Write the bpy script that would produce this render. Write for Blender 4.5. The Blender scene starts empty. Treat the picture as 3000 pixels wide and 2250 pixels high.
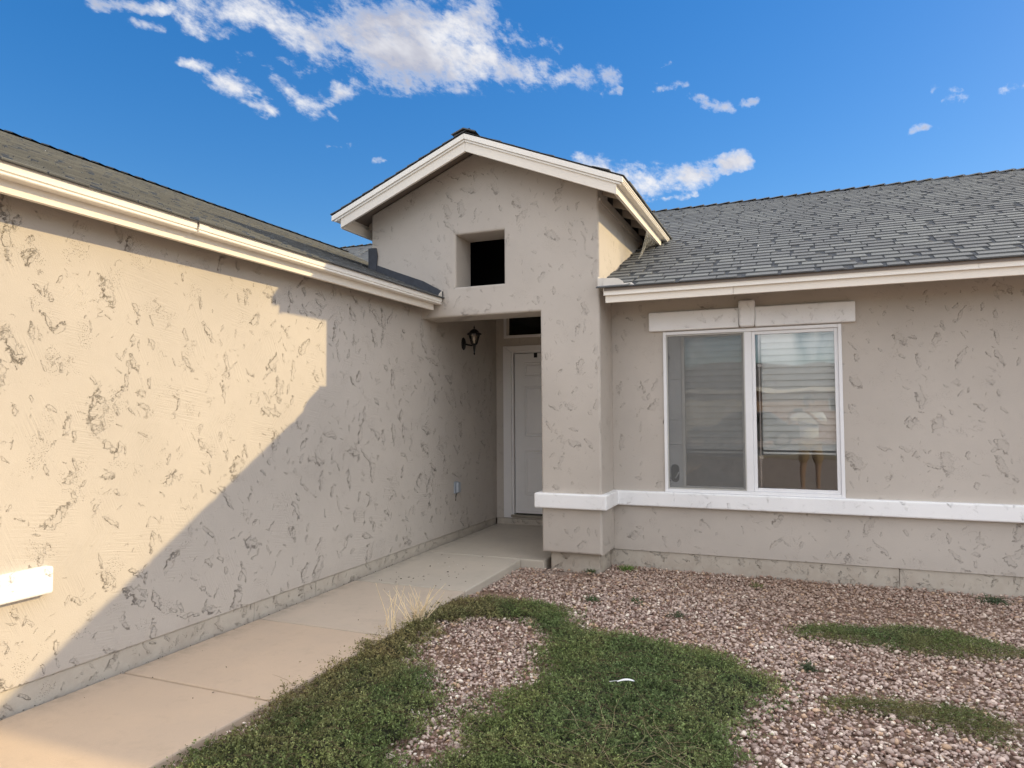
import bpy, bmesh, math, random
import numpy as np
from mathutils import Vector, Matrix
rng = random.Random(7)
nr = np.random.default_rng(11)
scene = bpy.context.scene
C = scene.collection

# ------------------------------------------------------------------ camera
CAMZ = 1.5124
RIGHT = Vector((0.9243402, 0.38151186, -0.00662497))
UP = Vector((0.02159668, -0.03497481, 0.99915482))
FWD = Vector((-0.3809577, 0.92370204, 0.04056801))
cd = bpy.data.cameras.new("camera"); cam = bpy.data.objects.new("camera", cd); C.objects.link(cam)
M = Matrix.Identity(4)
for i in range(3):
    M[i][0] = RIGHT[i]; M[i][1] = UP[i]; M[i][2] = -FWD[i]
M[2][3] = CAMZ
cam.matrix_world = M
cd.sensor_width = 36; cd.lens = 2037.5 / 3000 * 36; cd.clip_start = 0.05; cd.clip_end = 2000
scene.camera = cam

# ------------------------------------------------------------------ light
SUN = Vector((1.0, 0.84, 0.54)).normalized()
SUN_EL = math.asin(SUN.z)
SUN_AZ = math.atan2(SUN.x, SUN.y)          # from +Y towards +X
EXPOSURE = 1.06
SUN_STRENGTH = 2.0
SKY_SAT, SKY_POW, SKY_VAL, SKY_HUE = 1.38, 0.6, 0.98, 0.006
CLOUD = (3.15, 3.15, 3.2); CLOUD_SH = (1.75, 1.78, 2.05); CLOUD_FILL = (8.5, 8.35, 8.2)   # last one: brighter cloud added out of view as fill light
SKY_STRENGTH = 0.15
sl = bpy.data.lights.new("sun", 'SUN'); so = bpy.data.objects.new("sun", sl); C.objects.link(so)
sl.energy = SUN_STRENGTH; sl.angle = math.radians(0.53); sl.color = (1.0, 0.77, 0.40)
so.rotation_euler = (-SUN).to_track_quat('-Z', 'Y').to_euler()
so.location = (20, 17, 12)
vs = scene.view_settings
scene.display_settings.display_device = 'sRGB'
vs.view_transform = 'Standard'; vs.look = 'None'; vs.exposure = EXPOSURE; vs.gamma = 1.0
vs.use_curve_mapping = False

scene.render.engine = 'CYCLES'
scene.cycles.max_bounces = 7; scene.cycles.diffuse_bounces = 3; scene.cycles.glossy_bounces = 3

class NT:
    """small helper for node trees"""
    def __init__(s, nt): s.nt = nt; s.n = nt.nodes; s.l = nt.links
    def node(s, t, **kw):
        n = s.n.new(t)
        for k, v in kw.items(): setattr(n, k, v)
        return n
    def put(s, sock, v):
        if isinstance(v, bpy.types.NodeSocket): s.l.new(v, sock)
        elif v is not None: sock.default_value = v
    def math(s, op, a, b=None, c=None, clamp=False):
        n = s.node('ShaderNodeMath', operation=op, use_clamp=clamp)
        s.put(n.inputs[0], a)
        if b is not None: s.put(n.inputs[1], b)
        if c is not None: s.put(n.inputs[2], c)
        return n.outputs[0]
    def vmath(s, op, a, b=None, scale=None):
        n = s.node('ShaderNodeVectorMath', operation=op)
        s.put(n.inputs[0], a)
        if b is not None: s.put(n.inputs[1], b)
        if scale is not None: s.put(n.inputs['Scale'], scale)
        return n.outputs['Value'] if op in ('DOT_PRODUCT', 'LENGTH', 'DISTANCE') else n.outputs[0]
    def noise(s, vec, scale, detail=2, rough=0.5, lac=2.0, dist=0.0):
        n = s.node('ShaderNodeTexNoise')
        if vec is not None: s.l.new(vec, n.inputs['Vector'])
        n.inputs['Scale'].default_value = scale; n.inputs['Detail'].default_value = detail
        n.inputs['Roughness'].default_value = rough; n.inputs['Lacunarity'].default_value = lac
        n.inputs['Distortion'].default_value = dist
        return n
    def ramp(s, v, a, b, lo=0.0, hi=1.0, smooth=True):
        n = s.node('ShaderNodeMapRange')
        n.interpolation_type = 'SMOOTHSTEP' if smooth else 'LINEAR'
        s.put(n.inputs['Value'], v); s.put(n.inputs['From Min'], a); s.put(n.inputs['From Max'], b)
        s.put(n.inputs['To Min'], lo); s.put(n.inputs['To Max'], hi)
        return n.outputs['Result']
    def mix(s, f, a, b, blend='MIX'):
        n = s.node('ShaderNodeMix', data_type='RGBA', blend_type=blend)
        s.put(n.inputs[0], f)
        s.put(n.inputs[6], a if isinstance(a, bpy.types.NodeSocket) else (*a[:3], 1))
        s.put(n.inputs[7], b if isinstance(b, bpy.types.NodeSocket) else (*b[:3], 1))
        return n.outputs[2]
    def scale(s, vec, xyz):
        return s.vmath('MULTIPLY', vec, xyz)
    def bump(s, h, dist, strength=1.0):
        n = s.node('ShaderNodeBump'); s.put(n.inputs['Height'], h)
        n.inputs['Distance'].default_value = dist; n.inputs['Strength'].default_value = strength
        return n.outputs[0]

# ------------------------------------------------------------------ sky with clouds
world = bpy.data.worlds.new("World"); scene.world = world; world.use_nodes = True
w = NT(world.node_tree); w.n.clear()
sky = w.node('ShaderNodeTexSky'); sky.sky_type = 'NISHITA'; sky.sun_disc = False
sky.sun_elevation = SUN_EL; sky.sun_rotation = SUN_AZ
sky.altitude = 400; sky.air_density = 1.0; sky.dust_density = 0.35; sky.ozone_density = 2.2
# clear dry air: deeper, more even blue over the whole dome
shsv = w.node('ShaderNodeSeparateColor', mode='HSV'); w.l.new(sky.outputs[0], shsv.inputs[0])
chsv = w.node('ShaderNodeCombineColor', mode='HSV')
w.l.new(w.math('ADD', shsv.outputs[0], SKY_HUE), chsv.inputs[0])
w.l.new(w.math('MINIMUM', w.math('MULTIPLY', shsv.outputs[1], SKY_SAT), 0.93), chsv.inputs[1])
w.l.new(w.math('MULTIPLY', w.math('POWER', shsv.outputs[2], SKY_POW), SKY_VAL), chsv.inputs[2])
skyc = chsv.outputs[0]
d = w.node('ShaderNodeTexCoord').outputs['Generated']
wn = w.noise(d, 9, 5, 0.6)
wv = w.vmath('SCALE', w.vmath('SUBTRACT', wn.outputs['Color'], (0.5, 0.5, 0.5)), scale=0.07)
dw = w.vmath('ADD', d, wv)
def cdir(u, v):
    q = (FWD + RIGHT * ((u - 1500) / 2037.5) - UP * ((v - 1125) / 2037.5)); return q.normalized()
CL = [(600,15,800,50,55,62,1),(585,72,665,88,34,22,1),(800,60,1100,110,55,105,1.1),(1020,55,1400,95,55,85,1),(1100,130,1420,175,105,80,1.25),
      (1130,180,1190,240,58,24,1.1),(1400,185,1600,225,75,46,1.05),(1560,240,1800,238,36,28,.95),(1500,110,1640,170,40,26,.85),
      (520,185,650,240,16,38,1.3),(650,240,790,325,38,24,1.3),(665,168,800,220,18,20,1.15),(800,225,930,290,26,42,1.15),(930,290,1035,248,44,26,1.15),(960,290,985,335,22,12,.75),
      (835,185,900,190,18,16,.72),(290,0,540,18,24,14,.95),(400,72,475,78,16,14,.85),
      (1690,478,1880,530,24,48,1.35),(1880,525,2040,510,50,38,1.4),(2000,495,2190,462,30,18,1.25),(1890,580,2040,566,12,10,.95),
      (1765,276,1820,272,15,12,.9),(1915,298,2005,285,12,15,.8),(2030,310,2140,330,12,16,.8),(2170,315,2200,312,12,12,.9),(1925,232,1975,200,10,12,.75),(1720,170,1730,170,14,14,.7),
      (2735,262,2815,272,12,10,.72),(2790,297,2860,288,14,12,.95),(2940,285,3000,278,14,16,.85),(2680,368,2750,372,9,9,.75),(955,425,1020,427,11,9,.72),(1080,472,1120,482,10,8,.65),(1925,265,1930,265,9,9,.8)]
acc = None
for (u0, v0, u1, v1, r0, r1, g) in CL:
    if max(r0, r1) < 18: r0, r1, g = r0 * 0.95, r1 * 0.95, g * 0.88
    A = cdir(u0, v0); B = cdir(u1, v1); AB = B - A; L2 = max(AB.length_squared, 1e-6)
    pa = w.vmath('SUBTRACT', dw, tuple(A))
    t = w.math('DIVIDE', w.vmath('DOT_PRODUCT', pa, tuple(AB)), L2, clamp=True)
    q = w.vmath('SUBTRACT', pa, w.vmath('SCALE', tuple(AB), scale=t))
    dist = w.vmath('LENGTH', q)
    rad = w.math('MULTIPLY_ADD', t, (r1 - r0) / 2037.5 * 1.30, r0 / 2037.5 * 1.30)
    m = w.math('SUBTRACT', 1.0, w.math('DIVIDE', dist, rad), clamp=True)
    m = w.math('MULTIPLY', m, g)
    acc = m if acc is None else w.math('MAXIMUM', acc, m)
sep = w.node('ShaderNodeSeparateXYZ'); w.l.new(d, sep.inputs[0])
# stretched, sheared coordinates give the wisps a drift direction
DRIFT = (cdir(860, 290) - cdir(540, 130)).normalized()
dr = w.vmath('SUBTRACT', d, w.vmath('SCALE', tuple(DRIFT), scale=w.math('MULTIPLY', w.vmath('DOT_PRODUCT', d, tuple(DRIFT)), 0.5)))
n1 = w.noise(dr, 14, 9, 0.66, 2.1, 0.25)
n2 = w.noise(dr, 46, 7, 0.66, 2.2, 0.15)
n3 = w.noise(dr, 120, 4, 0.6)
nn = w.math('ADD', w.math('ADD', w.math('MULTIPLY', n1.outputs[0], 0.45), w.math('MULTIPLY', n2.outputs[0], 0.37)), w.math('MULTIPLY', n3.outputs[0], 0.18))
dens = w.math('ADD', w.math('MULTIPLY', acc, 0.92), w.math('MULTIPLY', w.math('SUBTRACT', nn, 0.5), 5.2))
inside = w.ramp(acc, 0.0, 0.25)
cl = w.math('MULTIPLY', w.ramp(dens, 0.16, 1.30), inside)
cl = w.math('MULTIPLY', w.math('POWER', cl, 0.95), 0.97)
shade = w.ramp(dens, 0.40, 1.05)
sn = w.ramp(w.noise(dr, 9, 5, 0.6).outputs[0], 0.40, 0.62)
ccol = w.mix(w.math('MULTIPLY', shade, w.math('MULTIPLY_ADD', sn, 0.85, 0.15)), CLOUD, CLOUD_SH)
final = w.mix(cl, skyc, ccol)
bg = w.node('ShaderNodeBackground'); w.l.new(final, bg.inputs['Color']); bg.inputs['Strength'].default_value = SKY_STRENGTH
# added fill light: denser, brighter clouds only outside the view, lifting the shade
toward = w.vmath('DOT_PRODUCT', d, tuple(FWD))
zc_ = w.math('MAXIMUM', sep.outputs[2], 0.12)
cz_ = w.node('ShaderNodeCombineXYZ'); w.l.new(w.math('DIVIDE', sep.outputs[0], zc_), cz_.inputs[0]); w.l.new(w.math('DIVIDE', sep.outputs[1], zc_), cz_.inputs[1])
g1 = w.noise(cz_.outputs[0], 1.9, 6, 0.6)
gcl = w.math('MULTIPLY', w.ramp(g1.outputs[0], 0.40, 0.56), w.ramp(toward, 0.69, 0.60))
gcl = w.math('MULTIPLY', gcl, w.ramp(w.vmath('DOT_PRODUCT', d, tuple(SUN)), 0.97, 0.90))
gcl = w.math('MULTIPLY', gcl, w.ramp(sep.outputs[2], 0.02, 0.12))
bg2 = w.node('ShaderNodeBackground'); w.l.new(w.mix(w.math('MULTIPLY', gcl, 0.9), skyc, CLOUD_FILL), bg2.inputs['Color']); bg2.inputs['Strength'].default_value = SKY_STRENGTH
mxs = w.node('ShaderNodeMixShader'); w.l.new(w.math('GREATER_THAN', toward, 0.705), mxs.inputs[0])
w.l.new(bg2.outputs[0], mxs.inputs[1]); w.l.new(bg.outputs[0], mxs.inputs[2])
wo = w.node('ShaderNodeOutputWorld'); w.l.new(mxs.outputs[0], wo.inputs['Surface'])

# ------------------------------------------------------------------ materials
def material(name):
    m = bpy.data.materials.new(name); m.use_nodes = True
    t = NT(m.node_tree); t.n.clear()
    out = t.node('ShaderNodeOutputMaterial'); b = t.node('ShaderNodeBsdfPrincipled')
    t.l.new(b.outputs[0], out.inputs['Surface'])
    t.b = b; t.out = out
    t.co = t.node('ShaderNodeTexCoord').outputs['Object']
    return m, t
def simple(name, col, rough=0.6, metal=0.0, var=0.06, nscale=8, bump=0.0, bscale=120, spec=0.5):
    m, t = material(name)
    n = t.noise(t.co, nscale, 4, 0.6)
    f = t.ramp(n.outputs[0], 0.3, 0.7)
    t.l.new(t.mix(f, [c * (1 - var) for c in col], [min(1, c * (1 + var)) for c in col]), t.b.inputs['Base Color'])
    t.b.inputs['Roughness'].default_value = rough; t.b.inputs['Metallic'].default_value = metal
    t.b.inputs['Specular IOR Level'].default_value = spec
    if bump:
        t.l.new(t.bump(t.noise(t.co, bscale, 3, 0.6).outputs[0], bump), t.b.inputs['Normal'])
    return m

def stucco(name, base, density=5.5, size=1.0, edge=0.40, isl=0.08, depth=0.0032, trowel=0.3, pits=0.4, keep=0.55, crack=1.0, frag=4.6, grit_h=0.25, slim=0.34, bandw=0.20):
    """skip-trowelled stucco: each hollow the trowel jumped over has its own place, turn and size"""
    m, t = material(name)
    sp = t.node('ShaderNodeSeparateXYZ'); t.l.new(t.co, sp.inputs[0])
    cb = t.node('ShaderNodeCombineXYZ')
    t.l.new(t.math('ADD', sp.outputs[0], sp.outputs[1]), cb.inputs[0]); t.l.new(sp.outputs[2], cb.inputs[1])
    uv = cb.outputs[0]
    def layer(dens, sz, seed, warp_amt, keep_):
        wn = t.noise(t.vmath('ADD', uv, (seed, seed * 1.7, 0)), 11, 6, 0.68)
        wv = t.vmath('SCALE', t.vmath('SUBTRACT', wn.outputs['Color'], (0.5, 0.5, 0.5)), scale=warp_amt)
        p = t.vmath('ADD', uv, (seed, seed, 0))
        vo = t.node('ShaderNodeTexVoronoi'); vo.voronoi_dimensions = '2D'; t.l.new(p, vo.inputs['Vector'])
        vo.inputs['Scale'].default_value = dens; vo.inputs['Randomness'].default_value = 0.95
        loc = t.vmath('SUBTRACT', t.vmath('ADD', p, wv), vo.outputs['Position'])
        ls = t.node('ShaderNodeSeparateXYZ'); t.l.new(loc, ls.inputs[0])
        cc = t.node('ShaderNodeSeparateColor'); t.l.new(vo.outputs['Color'], cc.inputs[0])
        th = t.math('MULTIPLY_ADD', cc.outputs[0], 2.2, 0.7)          # mostly near upright
        co_, si = t.math('COSINE', th), t.math('SINE', th)
        lx = t.math('ADD', t.math('MULTIPLY', ls.outputs[0], co_), t.math('MULTIPLY', ls.outputs[1], si))
        ly = t.math('SUBTRACT', t.math('MULTIPLY', ls.outputs[1], co_), t.math('MULTIPLY', ls.outputs[0], si))
        A = t.math('MULTIPLY_ADD', t.math('POWER', cc.outputs[1], 1.8), 0.082 * sz, 0.016 * sz)
        B = t.math('MULTIPLY', A, t.math('MULTIPLY_ADD', cc.outputs[2], slim, 0.16))
        qx, qy = t.math('DIVIDE', lx, A), t.math('DIVIDE', ly, B)
        r = t.math('SQRT', t.math('ADD', t.math('MULTIPLY', qx, qx), t.math('MULTIPLY', qy, qy)))
        dn = t.noise(t.vmath('ADD', uv, (seed * 3, 0, 0)), 34 / sz, 6, 0.75).outputs[0]
        f = t.math('ADD', t.math('SUBTRACT', 1.0, r), t.math('MULTIPLY', t.math('SUBTRACT', dn, 0.5), frag))
        on = t.math('GREATER_THAN', keep_, t.math('FRACT', t.math('MULTIPLY', cc.outputs[0], 7.31)))
        I = t.math('MULTIPLY', t.ramp(f, 0.0, 0.14), on)
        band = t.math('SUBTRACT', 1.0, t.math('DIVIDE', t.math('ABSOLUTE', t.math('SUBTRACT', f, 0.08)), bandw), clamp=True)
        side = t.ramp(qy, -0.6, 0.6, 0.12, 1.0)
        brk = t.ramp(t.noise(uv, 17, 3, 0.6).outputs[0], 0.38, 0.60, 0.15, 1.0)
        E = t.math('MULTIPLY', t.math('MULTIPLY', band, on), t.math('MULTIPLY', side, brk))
        return I, E
    I1, E1 = layer(density, size, 3.1, 0.085, keep)
    I2, E2 = layer(density * 2.3, size * 0.42, 17.3, 0.05, keep * 0.45)
    I = t.math('MAXIMUM', I1, I2); E = t.math('MAXIMUM', E1, t.math('MULTIPLY', E2, 0.8))
    # hairline curls wandering out from the hollows
    cn = t.noise(uv, 6.5, 5, 0.6, 2.1, 0.4).outputs[0]
    hair = t.math('SUBTRACT', 1.0, t.math('DIVIDE', t.math('ABSOLUTE', t.math('SUBTRACT', cn, 0.5)), 0.006), clamp=True)
    hair = t.math('MULTIPLY', hair, t.ramp(t.noise(t.vmath('ADD', uv, (5, 9, 0)), 7, 3, 0.6).outputs[0], 0.56, 0.64))
    # small pits
    vor = t.node('ShaderNodeTexVoronoi'); vor.voronoi_dimensions = '2D'; t.l.new(t.vmath('ADD', uv, t.vmath('SCALE', t.noise(uv, 20, 2).outputs['Color'], scale=0.03)), vor.inputs['Vector']); vor.inputs['Scale'].default_value = 75
    pm = t.ramp(t.noise(uv, 5.3, 4, 0.6).outputs[0], 0.54, 0.64)
    pit = t.math('MULTIPLY', t.math('MULTIPLY', t.ramp(vor.outputs['Distance'], 0.08, 0.22, 1.0, 0.0), pm), pits)
    # straight trowel scrapes, each direction in its own area
    tr = None
    for i, (rot, off) in enumerate(((1.15, 0.0), (2.2, 5.3), (0.15, 9.1))):
        mp = t.node('ShaderNodeMapping'); t.l.new(uv, mp.inputs['Vector']); mp.inputs['Rotation'].default_value = (0, 0, rot); mp.inputs['Location'].default_value = (off, off, 0)
        a = t.noise(t.scale(mp.outputs[0], (5, 85, 1)), 1.0, 3, 0.65).outputs[0]
        pk_ = t.ramp(t.noise(t.scale(mp.outputs[0], (1, 1, 1)), 2.6, 3, 0.6).outputs[0], 0.50, 0.66)
        a = t.math('MULTIPLY', t.math('SUBTRACT', a, 0.5), pk_)
        tr = a if tr is None else t.math('ADD', tr, a)
    fine = t.noise(t.co, 190, 3, 0.65).outputs[0]; soft = t.noise(t.co, 5, 3, 0.5).outputs[0]; grit = t.noise(t.co, 70, 4, 0.7).outputs[0]
    h = t.math('MULTIPLY', I, -0.45)
    for x_, k_ in ((E, -0.9), (hair, -0.4), (pit, -0.8), (tr, trowel), (fine, 0.14), (soft, 0.5), (t.math('MULTIPLY', grit, I), grit_h)):
        h = t.math('ADD', h, t.math('MULTIPLY', x_, k_))
    t.l.new(t.bump(h, depth), t.b.inputs['Normal'])
    v = t.ramp(t.noise(t.co, 0.8, 5, 0.6).outputs[0], 0.3, 0.7)
    c = t.mix(v, [x * 0.94 for x in base], [min(1, x * 1.05) for x in base])
    c = t.mix(t.ramp(fine, 0.35, 0.7, 0, 0.07), c, [x * 0.6 for x in base])
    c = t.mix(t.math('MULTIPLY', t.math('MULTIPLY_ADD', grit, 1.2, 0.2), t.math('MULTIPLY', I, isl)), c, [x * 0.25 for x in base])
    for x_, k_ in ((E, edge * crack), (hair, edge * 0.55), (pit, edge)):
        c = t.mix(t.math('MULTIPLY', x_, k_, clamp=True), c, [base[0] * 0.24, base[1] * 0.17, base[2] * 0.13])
    # rain-splash soil on the lowest few centimetres
    lo = t.math('MULTIPLY', t.ramp(sp.outputs[2], 0.30, 0.02), t.ramp(t.noise(t.co, 9, 5, 0.7).outputs[0], 0.35, 0.7))
    c = t.mix(t.math('MULTIPLY', lo, 0.25), c, (0.26, 0.17, 0.12))
    t.l.new(c, t.b.inputs['Base Color'])
    t.b.inputs['Roughness'].default_value = 0.88; t.b.inputs['Specular IOR Level'].default_value = 0.2
    return m
STUC = (0.535, 0.482, 0.425)
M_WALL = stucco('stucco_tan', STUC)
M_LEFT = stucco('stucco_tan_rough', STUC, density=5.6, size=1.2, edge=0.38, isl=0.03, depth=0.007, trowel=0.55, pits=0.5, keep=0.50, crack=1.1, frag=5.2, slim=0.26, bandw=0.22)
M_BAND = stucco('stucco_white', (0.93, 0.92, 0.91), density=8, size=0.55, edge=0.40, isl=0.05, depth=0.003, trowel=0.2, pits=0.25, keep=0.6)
M_BASE = stucco('foundation_concrete', (0.53, 0.475, 0.40), density=7, size=0.9, edge=0.5, isl=0.12, depth=0.006, trowel=0.15, pits=0.6, keep=0.95)

def wood_paint(name, col, mottled=0.0):
    m, t = material(name)
    n = t.noise(t.scale(t.co, (1, 1, 22)), 6, 5, 0.65).outputs[0]
    n2 = t.noise(t.co, 60, 4, 0.7).outputs[0]
    n3 = t.noise(t.co, 1.3, 3).outputs[0]
    h = t.math('ADD', t.math('MULTIPLY', n, 0.6), t.math('MULTIPLY', n2, 0.4))
    t.l.new(t.bump(h, 0.002 + mottled * 0.003), t.b.inputs['Normal'])
    c = t.mix(t.ramp(n3, 0.3, 0.7), [x * 0.95 for x in col], col)
    c = t.mix(t.ramp(n2, 0.62, 0.75, 0, 0.25 + mottled * 0.4), c, [x * 0.62 for x in col])
    t.l.new(c, t.b.inputs['Base Color']); t.b.inputs['Roughness'].default_value = 0.55
    return m
M_FASC = wood_paint('fascia_paint', (0.86, 0.79, 0.69), 0.5)
M_TRIM = wood_paint('fascia_trim_paint', (0.89, 0.84, 0.76))
M_RAFT = wood_paint('rafter_wood', (0.50, 0.43, 0.36))
M_DECK = wood_paint('roof_deck_wood', (0.22, 0.18, 0.15))
M_DOOR = simple('door_paint', (0.80, 0.78, 0.76), 0.4, var=0.015)
M_CASE = wood_paint('casing_paint', (0.82, 0.79, 0.77))
M_VINYL = simple('white_vinyl', (0.84, 0.83, 0.83), 0.35, var=0.015)
M_SASH = simple('grey_vinyl', (0.50, 0.48, 0.44), 0.4, var=0.02)
M_BLACK = simple('black_metal', (0.012, 0.012, 0.013), 0.4, metal=0.3, var=0.2)
M_DARKMETAL = simple('dark_flashing', (0.035, 0.040, 0.052), 0.6, metal=0.0, var=0.2, nscale=20)
M_FLASH = simple('flashing_metal', (0.68, 0.63, 0.56), 0.45, var=0.05)
M_BLIND = simple('blind_vinyl', (0.93, 0.92, 0.90), 0.5, var=0.02)
M_VENT = simple('vent_plastic', (0.42, 0.42, 0.41), 0.5, var=0.03)
M_ROD = simple('steel_rod', (0.42, 0.38, 0.37), 0.35, metal=0.6, var=0.1)
M_INT = simple('interior_paint', (0.78, 0.79, 0.76), 0.9, var=0.03)
M_DARK = simple('attic_dark', (0.01, 0.01, 0.011), 1.0, var=0.1)
M_ALU = simple('threshold_metal', (0.35, 0.32, 0.27), 0.4, metal=0.7, var=0.1)
M_GREYPL = simple('grey_plastic', (0.33, 0.36, 0.40), 0.3, var=0.03)

def concrete(name, col, col2):
    m, t = material(name)
    a = t.noise(t.co, 1.3, 6, 0.65).outputs[0]; b = t.noise(t.co, 240, 3, 0.7).outputs[0]; c3 = t.noise(t.co, 11, 7, 0.7).outputs[0]
    broom = t.noise(t.scale(t.co, (4, 260, 1)), 1.0, 3, 0.6).outputs[0]
    st = t.noise(t.co, 3.4, 6, 0.72).outputs[0]
    c = t.mix(t.ramp(a, 0.32, 0.68), col, col2)
    c = t.mix(t.ramp(b, 0.35, 0.75, 0, 0.25), c, [min(1, x * 1.3) for x in col])
    c = t.mix(t.ramp(c3, 0.52, 0.75, 0, 0.22), c, [x * 0.62 for x in col])
    c = t.mix(t.ramp(st, 0.56, 0.72, 0, 0.22), c, [x * 0.66 for x in col2])
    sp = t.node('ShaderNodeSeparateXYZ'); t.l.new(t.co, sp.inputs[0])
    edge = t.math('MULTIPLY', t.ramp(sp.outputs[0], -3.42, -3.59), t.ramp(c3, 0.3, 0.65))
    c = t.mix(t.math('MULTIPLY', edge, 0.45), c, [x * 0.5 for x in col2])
    t.l.new(c, t.b.inputs['Base Color']); t.b.inputs['Roughness'].default_value = 0.88
    h = t.math('ADD', t.math('ADD', b, t.math('MULTIPLY', c3, 0.8)), t.math('MULTIPLY', broom, 0.7))
    t.l.new(t.bump(h, 0.0018), t.b.inputs['Normal'])
    return m
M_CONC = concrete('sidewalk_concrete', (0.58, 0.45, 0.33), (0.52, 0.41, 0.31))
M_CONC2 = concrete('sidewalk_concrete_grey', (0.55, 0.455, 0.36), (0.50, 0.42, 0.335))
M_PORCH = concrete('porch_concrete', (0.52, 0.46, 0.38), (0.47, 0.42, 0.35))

def attr_mat(name, rough=0.85, bump=0.0, bscale=300, spec=0.3, speckle=0.0):
    m, t = material(name)
    a = t.node('ShaderNodeAttribute'); a.attribute_name = 'col'
    c = a.outputs['Color']
    if speckle:
        n = t.noise(t.co, bscale, 3, 0.7).outputs[0]
        c = t.mix(t.ramp(n, 0.35, 0.7, 0, speckle), c, (0.30, 0.30, 0.28))
    t.l.new(c, t.b.inputs['Base Color']); t.b.inputs['Roughness'].default_value = rough
    t.b.inputs['Specular IOR Level'].default_value = spec
    if bump: t.l.new(t.bump(t.noise(t.co, bscale, 3, 0.7).outputs[0], bump), t.b.inputs['Normal'])
    return m
M_SHINGLE = attr_mat('asphalt_shingle', 0.9, 0.0022, 260, 0.25, 0.35)
M_STONE = attr_mat('gravel_stone', 0.8, 0.001, 300, 0.3)
def leaf_mat():
    m, t = material('leaf')
    a = t.node('ShaderNodeAttribute'); a.attribute_name = 'col'
    t.l.new(a.outputs['Color'], t.b.inputs['Base Color']); t.b.inputs['Roughness'].default_value = 0.6
    t.b.inputs['Specular IOR Level'].default_value = 0.25
    tr = t.node('ShaderNodeBsdfTranslucent'); t.l.new(a.outputs['Color'], tr.inputs['Color'])
    mx = t.node('ShaderNodeMixShader'); mx.inputs[0].default_value = 0.25
    t.l.new(t.b.outputs[0], mx.inputs[1]); t.l.new(tr.outputs[0], mx.inputs[2]); t.l.new(mx.outputs[0], t.out.inputs['Surface'])
    return m
M_LEAF = leaf_mat()

def soil_mat():
    m, t = material('soil_and_gravel')
    v = t.node('ShaderNodeTexVoronoi'); t.l.new(t.co, v.inputs['Vector']); v.inputs['Scale'].default_value = 42
    n = t.noise(t.co, 2.0, 5, 0.6).outputs[0]; f = t.noise(t.co, 90, 4, 0.7).outputs[0]
    soil = t.mix(t.ramp(f, 0.3, 0.7), (0.20, 0.125, 0.085), (0.30, 0.20, 0.145))
    sepc = t.node('ShaderNodeSeparateColor'); t.l.new(v.outputs['Color'], sepc.inputs[0])
    st = t.mix(sepc.outputs[0], (0.36, 0.28, 0.24), (0.62, 0.52, 0.45))
    so_ = t.node('ShaderNodeSeparateXYZ'); t.l.new(t.co, so_.inputs[0])
    r = t.vmath('LENGTH', t.vmath('SUBTRACT', t.co, (0.0, 4.0, 0.0)))
    far = t.ramp(r, 2.9, 3.3)
    t.l.new(t.mix(far, soil, t.mix(t.ramp(v.outputs['Distance'], 0.25, 0.6), st, (0.28, 0.21, 0.17))), t.b.inputs['Base Color'])
    t.l.new(t.bump(t.math('SUBTRACT', f, t.math('MULTIPLY', v.outputs['Distance'], far)), 0.006), t.b.inputs['Normal'])
    t.b.inputs['Roughness'].default_value = 0.95
    return m
M_SOIL = soil_mat()

def glass_mat(name, ior=2.0, tint=(0.80, 0.86, 0.84)):
    m, t = material(name); t.n.remove(t.b)
    tr = t.node('ShaderNodeBsdfTransparent'); tr.inputs[0].default_value = (*tint, 1)
    gl = t.node('ShaderNodeBsdfGlossy'); gl.inputs['Roughness'].default_value = 0.0; gl.inputs['Color'].default_value = (0.96, 0.98, 1, 1)
    n = t.noise(t.co, 1.6, 2).outputs[0]
    bmp = t.bump(n, 0.004, 0.5); t.l.new(bmp, gl.inputs['Normal'])
    fr = t.node('ShaderNodeFresnel'); fr.inputs['IOR'].default_value = ior
    mx = t.node('ShaderNodeMixShader'); t.l.new(fr.outputs[0], mx.inputs[0]); t.l.new(tr.outputs[0], mx.inputs[1]); t.l.new(gl.outputs[0], mx.inputs[2])
    t.l.new(mx.outputs[0], t.out.inputs['Surface'])
    return m
M_GLASS = glass_mat('window_glass', 1.8, (0.985, 0.99, 0.98))
M_LGLASS = glass_mat('lantern_glass', 1.6, (0.85, 0.80, 0.74))
def screen_mat():
    m, t = material('insect_screen_mesh')
    t.b.inputs['Base Color'].default_value = (0.24, 0.24, 0.23, 1); t.b.inputs['Roughness'].default_value = 0.8
    n = t.noise(t.co, 3, 3).outputs[0]
    tr = t.node('ShaderNodeBsdfTransparent')
    mx = t.node('ShaderNodeMixShader'); t.l.new(t.ramp(n, 0.3, 0.7, 0.24, 0.30), mx.inputs[0])
    t.l.new(tr.outputs[0], mx.inputs[1]); t.l.new(t.b.outputs[0], mx.inputs[2]); t.l.new(mx.outputs[0], t.out.inputs['Surface'])
    return m
M_SCREEN = screen_mat()
def web_mat():
    m, t = material('cobweb_silk')
    t.b.inputs['Base Color'].default_value = (0.75, 0.74, 0.70, 1)
    tr = t.node('ShaderNodeBsdfTransparent')
    n = t.noise(t.scale(t.co, (9, 9, 2.5)), 4, 4, 0.7).outputs[0]
    mx = t.node('ShaderNodeMixShader'); t.l.new(t.ramp(n, 0.4, 0.75, 0.10, 0.6), mx.inputs[0])
    t.l.new(tr.outputs[0], mx.inputs[1]); t.l.new(t.b.outputs[0], mx.inputs[2]); t.l.new(mx.outputs[0], t.out.inputs['Surface'])
    return m
M_WEB = web_mat()

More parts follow.
